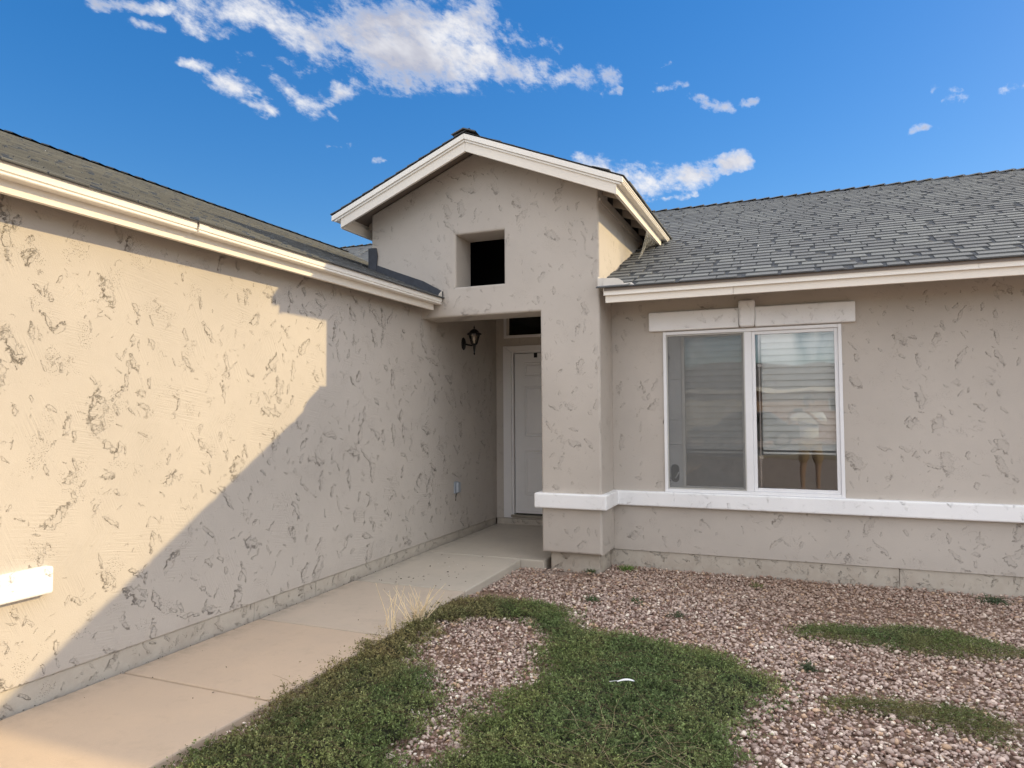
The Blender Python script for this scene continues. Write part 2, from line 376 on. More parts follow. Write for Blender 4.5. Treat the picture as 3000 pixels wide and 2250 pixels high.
# ------------------------------------------------------------------ mesh helpers
class MB:
    def __init__(s): s.v = []; s.f = []
    def add(s, vs, fs):
        o = len(s.v); s.v += [tuple(x) for x in vs]; s.f += [tuple(i + o for i in f) for f in fs]; return s
    def box(s, a, b):
        x0, y0, z0 = a; x1, y1, z1 = b
        return s.add([(x0,y0,z0),(x1,y0,z0),(x1,y1,z0),(x0,y1,z0),(x0,y0,z1),(x1,y0,z1),(x1,y1,z1),(x0,y1,z1)],
                     [(0,3,2,1),(4,5,6,7),(0,1,5,4),(1,2,6,5),(2,3,7,6),(3,0,4,7)])
    def prism(s, poly, ax, a0, a1):
        """poly: 2D points in the other two axes (kept in x,y,z order), extruded along ax"""
        n = len(poly)
        def mk(p, a):
            q = list(p); q.insert(ax, a); return tuple(q)
        vs = [mk(p, a0) for p in poly] + [mk(p, a1) for p in poly]
        fs = [tuple(range(n)), tuple(range(2 * n - 1, n - 1, -1))] + [(i, (i + 1) % n + 0, (i + 1) % n + n, i + n) for i in range(n)]
        return s.add(vs, fs)
    def tube(s, pts, r, n=8, caps=True):
        pts = [Vector(p) for p in pts]; rr = r if isinstance(r, (list, tuple)) else [r] * len(pts)
        vs = []
        for i, p in enumerate(pts):
            d = (pts[min(i + 1, len(pts) - 1)] - pts[max(i - 1, 0)]).normalized()
            a = d.orthogonal().normalized() if abs(d.z) < 0.99 else Vector((1, 0, 0))
            a = (a - d * a.dot(d)).normalized(); b = d.cross(a)
            for k in range(n):
                an = 2 * math.pi * k / n; vs.append(p + (a * math.cos(an) + b * math.sin(an)) * rr[i])
        fs = []
        for i in range(len(pts) - 1):
            for k in range(n):
                fs.append((i*n+k, i*n+(k+1)%n, (i+1)*n+(k+1)%n, (i+1)*n+k))
        if caps: fs += [tuple(range(n-1, -1, -1)), tuple(range((len(pts)-1)*n, len(pts)*n))]
        return s.add(vs, fs)
    def lathe(s, prof, c, n=16):
        vs = []; fs = []
        for r, z in prof:
            for k in range(n):
                an = 2 * math.pi * k / n; vs.append((c[0] + r * math.cos(an), c[1] + r * math.sin(an), c[2] + z))
        for i in range(len(prof) - 1):
            for k in range(n): fs.append((i*n+k, i*n+(k+1)%n, (i+1)*n+(k+1)%n, (i+1)*n+k))
        return s.add(vs, fs)
    def build(s, name, mat, parent=None, bevel=0.0, seg=2, smooth=False, bevel_filter=None, label=None, kind=None, uv=False):
        me = bpy.data.meshes.new(name); me.from_pydata(s.v, [], s.f); me.update()
        bm = bmesh.new(); bm.from_mesh(me)
        bmesh.ops.recalc_face_normals(bm, faces=bm.faces)
        if bevel:
            es = [e for e in bm.edges if len(e.link_faces) == 2 and e.calc_face_angle(0) > 0.5 and (bevel_filter is None or bevel_filter(e))]
            bmesh.ops.bevel(bm, geom=es, offset=bevel, segments=seg, profile=0.5, affect='EDGES', clamp_overlap=True)
        bm.to_mesh(me); bm.free()
        if smooth: me.polygons.foreach_set('use_smooth', [True] * len(me.polygons))
        return link(name, me, mat, parent, label, kind)
def link(name, me, mat=None, parent=None, label=None, kind=None):
    o = bpy.data.objects.new(name, me); C.objects.link(o)
    if mat and me is not None and not me.materials: me.materials.append(mat)
    if parent is not None:
        o.parent = parent; o.matrix_parent_inverse = Matrix.Translation(parent_loc(parent)).inverted()
    if label: o['label'] = label
    if kind: o['kind'] = kind
    return o
def parent_loc(p):
    # things sit at their base point; their parts keep world coordinates
    return p.location.copy() if p.type == 'EMPTY' else Vector((0, 0, 0))
def thing(name, loc, label, cat=None, group=None, kind=None):
    o = bpy.data.objects.new(name, None); C.objects.link(o); o.location = loc; o.empty_display_size = 0.1
    tag(o, label, cat, group, kind); return o
def tag(o, label=None, cat=None, group=None, kind=None):
    if label: o['label'] = label
    if cat: o['category'] = cat
    if group: o['group'] = group
    if kind: o['kind'] = kind
    return o
def bxo(name, a, b, mat, parent=None, bevel=0.0, **k):
    return MB().box(a, b).build(name, mat, parent, bevel, **k)
def col_attr(me, cols):
    at = me.color_attributes.new('col', 'FLOAT_COLOR', 'POINT')
    c = np.ones((len(cols), 4), np.float32); c[:, :3] = cols
    at.data.foreach_set('color', c.ravel())

def grid_wall(us, zs, empty, n0, n1, axis, top=None):
    """solid wall made of cells; us x zs grid, 'empty' = set of (i,j) holes; n0 visible face, n1 back; axis 1: wall in XZ, axis 0: wall in YZ"""
    mb = MB(); idx = {}
    def P(i, j, k):
        z = zs[j]
        if top and j == len(zs) - 1: z = top[i]
        key = (i, j, k)
        if key not in idx:
            n = n1 if k else n0
            idx[key] = len(mb.v); mb.v.append((us[i], n, z) if axis == 1 else (n, us[i], z))
        return idx[key]
    I, J = len(us) - 1, len(zs) - 1
    full = lambda i, j: 0 <= i < I and 0 <= j < J and (i, j) not in empty
    for i in range(I):
        for j in range(J):
            if not full(i, j): continue
            mb.f.append((P(i,j,0), P(i+1,j,0), P(i+1,j+1,0), P(i,j+1,0)))
            mb.f.append((P(i,j,1), P(i,j+1,1), P(i+1,j+1,1), P(i+1,j,1)))
            if not full(i-1, j): mb.f.append((P(i,j,0), P(i,j+1,0), P(i,j+1,1), P(i,j,1)))
            if not full(i+1, j): mb.f.append((P(i+1,j,0), P(i+1,j,1), P(i+1,j+1,1), P(i+1,j+1,0)))
            if not full(i, j-1): mb.f.append((P(i,j,0), P(i,j,1), P(i+1,j,1), P(i+1,j,0)))
            if not full(i, j+1): mb.f.append((P(i,j+1,0), P(i+1,j+1,0), P(i+1,j+1,1), P(i,j+1,1)))
    return mb

# ------------------------------------------------------------------ dimensions (metres)
XL = -3.613; YP = 6.314; YR = 6.761; YD = 8.231
XP = -2.303; XT = -1.711; XTL = -4.2375; XK = -2.94
ZS = 0.166
SL = 0.4167            # 5:12 roof
TS = 0.41              # tower roof slope
ZK = 4.219             # top of the tower rake at the peak

# ------------------------------------------------------------------ ground
bm = bmesh.new()
gx = [-400, -60, -12, -4, -2.5, -1, 0, 1, 2.5, 5, 12, 60, 400]; gy = [-400, -60, -12, 0, 1.5, 3, 4, 5, 6, 7, 12, 60, 400]
vv = [[bm.verts.new((x, y, -0.012)) for y in gy] for x in gx]
for i in range(len(gx) - 1):
    for j in range(len(gy) - 1): bm.faces.new((vv[i][j], vv[i+1][j], vv[i+1][j+1], vv[i][j+1]))
me = bpy.data.meshes.new('ground'); bm.to_mesh(me); bm.free()
tag(link('ground', me, M_SOIL), 'reddish bare soil under the gravel front yard', kind='structure')

# sidewalk: separate poured slabs with tooled joints, rising slightly to the porch
walk = thing('sidewalk', (-3.05, 4, 0), 'tan concrete walk along the garage wall up to the porch', kind='structure')
def zw(y): return np.interp(y, [-6, 2, 3.5, 5.1, 6.34, 8.2], [0.04, 0.045, 0.046, 0.064, 0.083, 0.095])
def slab(x0, x1, y0, y1, mat, name='slab', jut=None):
    g = 0.006
    y0 += g; y1 -= g
    mb = MB(); za, zb = float(zw(y0)), float(zw(y1))
    mb.add([(x0,y0,-.06),(x1,y0,-.06),(x1,y1,-.06),(x0,y1,-.06),(x0,y0,za),(x1,y0,za),(x1,y1,zb),(x0,y1,zb)],
           [(0,3,2,1),(4,5,6,7),(0,1,5,4),(1,2,6,5),(2,3,7,6),(3,0,4,7)])
    return mb.build(name, mat, walk, 0.010, seg=2)
ys = [-6.4, -5.1, -3.9, -2.75, -1.6, -0.45, 0.68, 1.78, 2.875, 3.962, 5.125, 6.352]
for a, b in zip(ys[:-1], ys[1:]): slab(XL + 0.014, -2.535, a, b, M_CONC if b < 4.0 else (M_CONC2 if b < 5.2 else M_PORCH))
slab(XL + 0.014, XP + 0.004, 6.352, YD + 0.02, M_PORCH, 'porch_slab')
bxo('joint_filler', (XL, -6.4, -0.06), (-2.56, 6.36, 0.028), M_DARK, walk)

# ------------------------------------------------------------------ house
house = thing('house', (-1.7, 8.5, 0), 'single storey tan stucco house with gabled entry tower and grey shingle roof', 'house')
# garage side wall (the long wall on the left)
bm1 = grid_wall([-1.2, YD + 0.15], [ZS, 2.752], set(), XL, XL - 0.15, 0)
bm1.build('garage_wall', M_LEFT, house, 0.008, bevel_filter=lambda e: all(v.co.x > XL - 0.01 for v in e.verts))
bxo('garage_wall', (-11.8, -1.2, ZS), (XL - 0.151, -1.05, 2.6), M_LEFT, house)
MB().prism([(-11.8, 2.601), (XL - 0.151, 2.601), (-7.7, 4.44)], 1, -1.2, -1.05).build('gable_wall', M_LEFT, house)
bxo('garage_wall', (-11.95, -1.2, ZS), (-11.801, 15.6, 2.6), M_LEFT, house)
# porch back wall with the door and transom openings
xs = [XL - 0.0, -3.43, -2.40, -2.2]; zz = [ZS, 0.2, 2.29, 2.50, 2.80, 3.0]
grid_wall(xs, zz, {(1, 1), (1, 3)}, YD, YD + 0.14, 1).build('porch_wall', M_WALL, house)
bxo('porch_wall', (XP + 0.02, 6.662, ZS), (XP + 0.16, YD - 0.001, 2.752), M_WALL, house)
bxo('porch_ceiling', (XL - 0.1, 6.661, 2.7525), (XP + 0.2, YD - 0.001, 2.79), M_WALL, house)
# entry tower: front wall, beam, pillar and niche in one stucco skin
us = [XTL, XL, -3.218, XK, -2.681, XP, XT]
zs_ = [0.178, 2.49, 2.793, 3.331, 3.5]
topz = [ZK - 0.033 - TS * abs(x - XK) for x in us]
hole = {(0, 0), (1, 0), (2, 0), (3, 0), (4, 0), (2, 2), (3, 2)}
ew = grid_wall(us, zs_, hole, YP, 6.66, 1, top=topz)
def ewf(e):
    a, b = e.verts[0].co, e.verts[1].co
    front = abs(a.y - YP) < 1e-4 and abs(b.y - YP) < 1e-4
    side = abs(a.y - b.y) > 0.1 and min(a.z, b.z) < 2.6 and max(a.x, b.x) > XP - 0.001 and False
    return front or side
ewo = ew.build('entry_wall', M_WALL, house, 0.022, seg=3, bevel_filter=ewf)
bxo('entry_wall', (XP + 0.16, 6.661, 0.178), (XT, 6.95, 2.72), M_WALL, house)
bxo('tower_wall', (XT - 0.14, 6.661, 2.721), (XT, 9.9, 3.60), M_WALL, house)
bxo('tower_wall', (XTL, 6.661, 2.6), (XTL + 0.14, 9.9, 3.60), M_WALL, house)
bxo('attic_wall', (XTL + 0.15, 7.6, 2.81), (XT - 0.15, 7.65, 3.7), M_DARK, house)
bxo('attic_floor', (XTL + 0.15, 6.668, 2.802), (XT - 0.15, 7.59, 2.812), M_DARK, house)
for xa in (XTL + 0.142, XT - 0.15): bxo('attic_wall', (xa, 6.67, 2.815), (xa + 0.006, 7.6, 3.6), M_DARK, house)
# front wall with the window opening
XW0, XW1, ZW0, ZW1 = -1.2033, 0.3587, 0.738, 2.276
grid_wall([XT + 0.001, XW0, XW1, 5.2], [ZS, ZW0, ZW1, 2.66], {(1, 1)}, YR, YR + 0.15, 1).build('front_wall', M_WALL, house)
bxo('end_wall', (5.05, YR + 0.151, ZS), (5.2, 15.75, 2.66), M_WALL, house)
bxo('back_wall', (-11.8, 15.6, ZS), (5.04, 15.75, 2.66), M_WALL, house)
MB().prism([(YR + .2, 2.661), (15.7, 2.661), (11.26, 4.66)], 0, 5.05, 5.19).build('gable_wall', M_WALL, house)
# foundation stem walls, set back behind the stucco lip, cast in lengths
for a, b in ((-1.19, 1.9), (1.903, 3.935), (3.938, 4.62), (4.623, YD - 0.01)):
    bxo('foundation', (XL - 0.13, a, -0.1), (XL - 0.010, b, ZS - 0.001), M_BASE, house, 0.004)
bxo('foundation', (XL - 0.005, YD + 0.010, -0.05), (-2.2, YD + 0.12, ZS - 0.001), M_BASE, house, 0.004)
for a, b in ((XT - 0.04, 0.755), (0.758, 3.1), (3.103, 5.19)):
    bxo('foundation', (a, YR + 0.012, -0.1), (b, YR + 0.14, ZS - 0.001), M_BASE, house, 0.006)
bxo('pillar_base', (-2.243, 6.392, -0.08), (-1.752, 6.95, 0.177), M_BASE, house, 0.012)
bxo('foundation', (-11.75, -1.16, -0.1), (XL - 0.14, -1.05, ZS - 0.001), M_BASE, house)

# white stucco belt band round the pillar and along the wall
bp = [(-2.362, 6.68), (-2.362, 6.258), (-1.652, 6.258), (-1.652, 6.705), (5.2, 6.705), (5.2, YR + 0.02), (XT - 0.06, YR + 0.02), (XT - 0.06, 6.40), (-2.22, 6.40), (-2.22, 6.68)]
MB().prism(bp, 2, 0.601, 0.742).build('trim_band', M_BAND, house, 0.014, seg=3)
bxo('trim_band', (XL - 0.02, -1.1, 0.600), (-3.565, 2.443, 0.738), M_BAND, house, 0.012, seg=3)
# window head trim and its keystone
bxo('window_header', (-1.332, 6.708, 2.283), (-0.499, YR + 0.02, 2.466), M_BAND, house, 0.012, seg=3)
bxo('window_header', (-0.358, 6.708, 2.283), (0.4706, YR + 0.02, 2.466), M_BAND, house, 0.012, seg=3)
MB().prism([(-0.501, 2.529), (-0.354, 2.529), (-0.361, 2.284), (-0.494, 2.284)], 1, 6.672, YR + 0.02).build('keystone', M_BAND, house, 0.022, seg=3)

# ---- roofs: decks
roof = MB()
T = 0.03
def yz_deck(mb, x0, x1, y0, y1):   # strip of the main roof's front slope, real thickness
    z = lambda y: 2.652 + SL * (y - 6.225)
    mb.prism([(y0, z(y0) - T), (y1, z(y1) - T), (y1, z(y1)), (y0, z(y0))], 0, x0, x1)
yz_deck(roof, -1.645, 5.6, 6.232, 6.36)
yz_deck(roof, XT + 0.004, 5.6, 6.3605, 11.26)
yz_deck(roof, -12.2, XTL - 0.002, 6.6, 11.26)
yz_deck(roof, XTL - 0.001, XT + 0.003, 8.6, 11.26)
roof.prism([(11.261, 4.75), (11.261, 4.75 - T), (16.3, 2.65 - T), (16.3, 2.65)], 0, -12.2, 5.6)
def xz_deck(mb, x0, x1, y0, y1):   # garage roof, slope down towards +x
    z = lambda x: 2.684 + SL * (-3.364 - x)
    mb.prism([(x0, z(x0) - T), (x1, z(x1) - T), (x1, z(x1)), (x0, z(x0))], 1, y0, y1)
xz_deck(roof, XTL, -3.372, -1.6, YP - 0.002)
xz_deck(roof, -7.7, XTL - 0.001, -1.6, 10.6)
roof.prism([(-7.701, 4.491 - T), (-7.701, 4.491), (-12.04, 2.684), (-12.04, 2.684 - T)], 1, -1.6, 14)
TX0, TX1 = -4.478, -1.395
tz = lambda x: ZK + 0.002 - TS * abs(x - XK)
roof.prism([(TX0, tz(TX0) - T), (XK, tz(XK) - T), (TX1, tz(TX1) - T), (TX1, tz(TX1)), (XK, tz(XK)), (TX0, tz(TX0))], 1, 5.975, 10.3)
roofo = roof.build('roof', M_DECK, house, label='grey asphalt shingle roof')

# ---- fascia boards and trims
for a, b in ((-1.640, -0.507), (-0.505, 2.6), (2.602, 5.6)):
    bxo('fascia_board', (a, 6.262, 2.520), (b, 6.292, 2.612), M_FASC, house, 0.002)
def trim_right(a, b):
    MB().prism([(6.262, 2.586), (6.238, 2.586), (6.238, 2.596), (6.246, 2.599), (6.232, 2.660), (6.262, 2.655)], 0, a, b).build('fascia_trim', M_TRIM, house)
trim_right(-1.652, 1.293); trim_right(1.2945, 5.6)
for a, b in ((-1.6, 1.4), (1.402, YP - 0.075)):
    bxo('fascia_board', (-3.464, a, 2.560), (-3.434, b, 2.645), M_FASC, house, 0.002)
def trim_left(a, b, o=0.0):
    MB().prism([(-3.433, 2.622), (-3.372 + o, 2.622), (-3.368 + o, 2.628), (-3.372 + o, 2.636), (-3.382 + o, 2.637), (-3.382 + o, 2.640), (-3.370 + o, 2.645), (-3.366 + o, 2.686), (-3.433, 2.690)], 1, a, b).build('fascia_trim', M_TRIM, house)
trim_left(-1.6, 3.150); trim_left(3.165, 3.24, 0.004); trim_left(3.241, YP - 0.02)
# tower rakes: lower board and upper moulding on each slope, mitred at the peak
def rake(x0, x1, y0, y1, dt, db, name, mat):
    z = lambda x: ZK - TS * abs(x - XK)
    MB().prism([(x0, z(x0) - dt), (x1, z(x1) - dt), (x1, z(x1) - db), (x0, z(x0) - db)], 1, y0, y1).build(name, mat, house, 0.0015, seg=1)
rake(XK, -1.452, 5.972, 5.998, 0.066, 0.176, 'rake_board', M_FASC)
rake(-4.388, XK - 0.0015, 5.972, 5.998, 0.066, 0.176, 'rake_board', M_FASC)
for (x0, x1) in ((XK, -1.392), (-4.484, XK - 0.0015)):
    rake(x0, x1, 5.944, 5.972, 0.010, 0.062, 'rake_trim', M_TRIM)
    xa, xb = (x0, -1.412) if x0 == XK else (-4.455, x1)
    rake(xa, xb, 5.958, 5.973, 0.064, 0.084, 'rake_trim', M_TRIM)
# tower eave fascias (right one seen from below, left one edge-on)
ze = lambda x: ZK - TS * abs(x - XK)
bxo('fascia_board', (-1.482, 5.999, 3.445), (-1.455, 8.14, 3.545), M_FASC, house, 0.002)
MB().prism([(-1.454, 3.525), (-1.402, 3.525), (-1.398, 3.531), (-1.402, 3.539), (-1.412, 3.540), (-1.412, 3.543), (-1.398, 3.548), (-1.392, 3.584), (-1.454, 3.590)], 1, 5.973, 8.36).build('fascia_trim', M_TRIM, house)
bxo('fascia_board', (-4.400, 5.999, 3.445), (-4.373, 8.3, 3.545), M_FASC, house, 0.002)
MB().prism([(-4.401, 3.525), (-4.480, 3.53), (-4.484, 3.584), (-4.401, 3.590)], 1, 5.973, 8.3).build('fascia_trim', M_TRIM, house)
# rafter tails, frieze board under the tower eave
for k in range(6):
    y = 6.06 + k * 0.405
    MB().prism([(XT + 0.003, tz(XT) - T - 0.09), (-1.483, tz(-1.483) - T - 0.07), (-1.483, tz(-1.483) - T - 0.001), (XT + 0.003, tz(XT) - T - 0.001)], 1, y, y + 0.038).build('rafter', M_RAFT, house)
    MB().prism([(XTL - 0.003, tz(XTL) - T - 0.09), (-4.372, tz(-4.372) - T - 0.07), (-4.372, tz(-4.372) - T - 0.001), (XTL - 0.003, tz(XTL) - T - 0.001)], 1, y, y + 0.038).build('rafter', M_RAFT, house)
MB().prism([(XT + 0.001, 3.50), (XT + 0.02, 3.50), (XT + 0.02, 3.53), (XT + 0.001, 3.53)], 1, 6.32, 8.6).build('frieze_board', M_RAFT, house)
for k, xx in enumerate((-2.93, -2.05)):
    zt = tz(xx) - T
    MB().box((xx, 5.999, zt - 0.10), (xx + 0.038, YP - 0.003, zt - 0.02)).build('lookout', M_RAFT, house)
# dark step flashing where the garage roof meets the tower
fz = lambda x: 2.684 + SL * (-3.364 - x)
MB().prism([(-4.2, fz(-4.2)), (-3.365, fz(-3.365)), (-3.362, fz(-3.362) + 0.075), (-3.6, fz(-3.6) + 0.105), (-3.9, fz(-3.9) + 0.092), (-4.15, fz(-4.15) + 0.085)], 1, YP - 0.016, YP - 0.003).build('step_flashing', M_DARKMETAL, house)
MB().prism([(-4.252, 3.05), (-4.165, 3.03), (-4.150, 3.20), (-4.165, 3.285), (-4.252, 3.29)], 1, YP - 0.022, YP - 0.004).build('step_flashing', M_DARKMETAL, house, 0.003)
bxo('step_flashing', (-4.262, YP - 0.022, 3.05), (-4.2535, YP + 0.25, 3.29), M_DARKMETAL, house)
# kick-out flashings: curved sheet metal diverters at both lower roof ends
def kick(pts, ax, a, th, nm='kickout_flashing'):
    MB().prism(pts, ax, a, a + th).build(nm, M_FLASH, house)
arc = [(-1.666, 2.66), (-1.452, 2.65), (-1.458, 2.685), (-1.475, 2.712), (-1.505, 2.733), (-1.55, 2.745), (-1.66, 2.750)]
kick(arc, 1, 6.247, 0.004)
bxo('kickout_flashing', (-1.708, 6.243, 2.655), (-1.700, 6.46, 2.765), M_FLASH, house)
bxo('kickout_flashing', (-1.700, 6.247, 2.655), (-1.6605, 6.251, 2.752), M_FLASH, house)
MB().add([(-1.452, 6.249, 2.662), (-1.36, 6.235, 2.664), (-1.40, 6.30, 2.70), (-1.458, 6.251, 2.69)], [(0, 1, 2, 3)]).build('kickout_flashing', M_FLASH, house)
MB().prism([(6.225, 2.690), (6.350, 2.690), (6.43, 2.80), (6.36, 2.79), (6.28, 2.757), (6.235, 2.722)], 0, -3.372, 0.004 - 3.372).build('kickout_flashing', M_FLASH, house)

# ---- shingles
def shingle_colors(n):
    base = nr.uniform(0.075, 0.125, n); c = np.stack([base * 0.98, base * 1.0, base * 0.97], 1)
    return c
TABW = [0.13, 0.17, 0.21, 0.26, 0.31]
def tab_verts(wd, L=0.172, t=0.0125, sl=0.007):
    m_ = 0.100; k = m_ / L; tm = t + (0.004 - t) * k
    return np.array([(0, 0, 0), (wd, 0, 0), (0, 0, t), (wd, 0, t), (wd - sl * k, m_, tm), (sl * k, m_, tm), (wd - sl * k, m_ + .003, tm), (sl * k, m_ + .003, tm), (wd - sl, L, 0.004), (sl, L, 0.004), (wd - sl, L, 0), (sl, L, 0)], float)
TABF = [(2, 3, 4, 5), (5, 4, 6, 7), (7, 6, 8, 9), (0, 1, 3, 2), (1, 10, 8, 6, 4, 3), (0, 2, 5, 7, 9, 11)]
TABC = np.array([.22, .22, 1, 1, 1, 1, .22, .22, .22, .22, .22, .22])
BASEF = [(4, 5, 6, 7), (0, 1, 5, 4), (1, 2, 6, 5), (3, 0, 4, 7)]
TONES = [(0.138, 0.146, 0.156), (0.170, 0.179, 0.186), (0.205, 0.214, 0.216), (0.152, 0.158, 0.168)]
tabmesh = {}
for wi, wd in enumerate(TABW):
    for ti, tn in enumerate(TONES):
        me = bpy.data.meshes.new('shingle'); me.from_pydata([tuple(v) for v in tab_verts(wd)], [], TABF); me.update()
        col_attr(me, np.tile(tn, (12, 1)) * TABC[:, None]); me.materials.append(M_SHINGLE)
        tabmesh[(wi, ti)] = me
EXPO = 0.143
fieldv, fieldf, fieldc = [], [], []
cands = []
def add_field(V, F, col):
    o = len(fieldv); fieldv.extend(map(tuple, V)); fieldf.extend(tuple(i + o for i in f) for f in F); fieldc.extend(col)
def project(p):
    q = Vector(p) - Vector((0, 0, CAMZ)); z = q.dot(FWD)
    if z < 0.2: return None
    return 1500 + 2037.5 * q.dot(RIGHT) / z, 1125 - 2037.5 * q.dot(UP) / z, z
def shingle_plane(O, U, V, N, length, slopelen, keep, vis=True):
    """O eave start, U along eave, V up slope, N normal"""
    rows = int(slopelen / EXPO)
    R3 = Matrix((U, V, N)).transposed()
    for r in range(rows + 1):
        b = -0.012 + r * EXPO
        # continuous under-layer of the laminate
        segs = max(1, int(length / 1.0))
        for s_ in range(segs):
            a0 = s_ * length / segs; a1 = (s_ + 1) * length / segs
            mid = O + U * ((a0 + a1) / 2) + V * (b + 0.07)
            if not (keep(O + U * a0 + V * b) or keep(O + U * a1 + V * b)): continue
            # clip segment ends roughly to the kept area
            k0 = a0; k1 = a1
            n_ = 16; ok = [keep(O + U * (a0 + (a1 - a0) * (i + .5) / n_) + V * b) for i in range(n_)]
            if not any(ok): continue
            i0 = ok.index(True); i1 = n_ - 1 - ok[::-1].index(True)
            k0 = a0 + (a1 - a0) * i0 / n_; k1 = a0 + (a1 - a0) * (i1 + 1) / n_
            vsn = [(k0, 0, -0.004), (k1, 0, -0.004), (k1, .17, 0), (k0, .17, 0), (k0, 0, .0035), (k1, 0, .0035), (k1, .17, 0.001), (k0, .17, 0.001)]
            pts = [O + U * v[0] + V * (b + v[1]) + N * (v[2] + 0.002) for v in vsn]
            add_field(pts, BASEF, [(0.045, 0.048, 0.056)] * 8)
        a = -rng.uniform(0, 0.25) if vis else -0.012
        while a < length:
            wi = rng.choices(range(5), [2, 3, 4, 3, 2])[0]; wd = TABW[wi]; ti = rng.choices(range(4), [3, 4, 3, 3])[0]
            p0 = O + U * a + V * (b - rng.uniform(0, 0.004)) + N * 0.003
            pc = p0 + U * (wd / 2) + V * 0.07
            if a > -0.1 and a + wd < length + 0.05 and keep(pc):
                pr = project(pc); size = 0
                if pr and vis and -60 < pr[0] < 3060 and -60 < pr[1] < 2310:
                    pa = project(p0); pb = project(p0 + U * wd); pt = project(p0 + V * EXPO)
                    if pa and pb and pt:
                        size = abs((pb[0]-pa[0]) * (pt[1]-pa[1]) - (pb[1]-pa[1]) * (pt[0]-pa[0]))
                cands.append((size, wi, ti, p0, R3))
            a += wd + (rng.uniform(0.004, 0.012) if rng.random() < 0.62 else rng.uniform(0.02, 0.075))
cs, sn = 1 / math.sqrt(1 + SL * SL), SL / math.sqrt(1 + SL * SL)
ZM = lambda y: 2.652 + SL * (y - 6.225)
# main roof, right of the tower and behind it
def keep_main(p):
    if p.y > 11.27: return False
    if XTL - 0.02 < p.x < (XT + 0.075 if p.y < 6.36 else XT + 0.01) and p.y < 8.2: return False
    if p.x < XTL: 
        return ZM(p.y) > 2.684 + SL * (-3.364 - p.x) - 0.15
    if TX0 < p.x < TX1: return p.z > tz(p.x) - 0.25 or p.x > XT
    return True
shingle_plane(Vector((-8.6, 6.225, 2.655)), Vector((1, 0, 0)), Vector((0, cs, sn)), Vector((0, -sn, cs)), 14.2, 5.45, keep_main)
def keep_gar(p):
    if p.x < -7.72: return False
    if p.x > XTL and p.y > YP - 0.05: return False
    return p.y < 6.225 + (2.684 + SL * (-3.364 - p.x) - 2.652) / SL + 0.35
shingle_plane(Vector((-3.364, 11.0, 2.687)), Vector((0, -1, 0)), Vector((-cs, 0, sn)), Vector((sn, 0, cs)), 12.6, 4.70, keep_gar)
ct, st_ = 1 / math.sqrt(1 + TS * TS), TS / math.sqrt(1 + TS * TS)
def keep_tow(p): return p.y < 10.2 and p.z > ZM(p.y) - 0.12
Lt = (TX1 - XK) / ct
shingle_plane(Vector((TX1 + 0.004, 10.3, tz(TX1) + 0.002)), Vector((0, -1, 0)), Vector((-ct, 0, st_)), Vector((st_, 0, ct)), 4.345, Lt - 0.02, keep_tow, False)
shingle_plane(Vector((TX0 - 0.004, 5.955, tz(TX0) + 0.002)), Vector((0, 1, 0)), Vector((ct, 0, st_)), Vector((-st_, 0, ct)), 4.3, Lt - 0.02, keep_tow, False)
cands.sort(key=lambda c: -c[0])
for k, (size, wi, ti, p0, R3) in enumerate(cands):
    if k < 296 and size > 0:
        o = bpy.data.objects.new('shingle', tabmesh[(wi, ti)]); C.objects.link(o)
        o.parent = roofo
        o.matrix_parent_inverse = Matrix.Translation(parent_loc(roofo)).inverted()
        o.matrix_basis = Matrix.Translation(p0) @ R3.to_4x4()
    else:
        vs_ = [p0 + R3 @ Vector(v) for v in tab_verts(TABW[wi])]
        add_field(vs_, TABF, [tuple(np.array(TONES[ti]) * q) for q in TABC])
me = bpy.data.meshes.new('shingle_field'); me.from_pydata(fieldv, [], fieldf); me.update(); col_attr(me, np.array(fieldc))
link('shingle_field', me, M_SHINGLE, house, kind='stuff')
# ridge caps
def cap_mesh(axis, n=7, wd=0.13, L=0.235, drop=SL, lift=0.030):
    mb = MB(); vs = []
    for e, (yy, hh) in enumerate(((0, lift), (L, 0.003))):
        for i in range(n):
            s_ = -1 + 2 * i / (n - 1); x = s_ * wd * (0.96 if e else 1); z = -abs(x) * drop * 0.96 + hh - 0.004 * (1 - abs(s_))
            vs.append((x, yy, z))
    for i in range(n): vs.append((vs[i][0], 0, vs[i][2] - 0.012))
    fs = [(i, i + 1, n + i + 1, n + i) for i in range(n - 1)] + [(2*n + i, 2*n + i + 1, i + 1, i) for i in range(n - 1)]
    if axis == 0: vs = [(y, -x, z) for x, y, z in vs]
    me = bpy.data.meshes.new('ridge_cap'); me.from_pydata(vs, [], fs); me.update()
    bm = bmesh.new(); bm.from_mesh(me); bmesh.ops.recalc_face_normals(bm, faces=bm.faces); bm.to_mesh(me); bm.free()
    col_attr(me, np.tile((0.075, 0.078, 0.082), (len(vs), 1))); me.materials.append(M_SHINGLE)
    return me
capx, capy, capt = cap_mesh(0), cap_mesh(1), cap_mesh(1, drop=TS)
def put_cap(me, loc, flip=False):
    o = bpy.data.objects.new('ridge_cap', me); C.objects.link(o); o.parent = roofo
    o.matrix_parent_inverse = Matrix.Translation(parent_loc(roofo)).inverted()
    o.location = loc; o.rotation_euler = (rng.uniform(-.01, .01), rng.uniform(-.012, .012), math.pi if flip else 0)
x = 5.5
while x > -8.2: put_cap(capx, (x, 11.26, 4.765 + rng.uniform(-.002, .002)), True); x -= 0.195
y = 10.5
while y > -1.7: put_cap(capy, (-7.7, y, 4.508 + rng.uniform(-.002, .002))); y -= 0.195
y = 5.93
while y < 10.0: put_cap(capt, (XK, y, ZK + 0.016)); y += 0.185

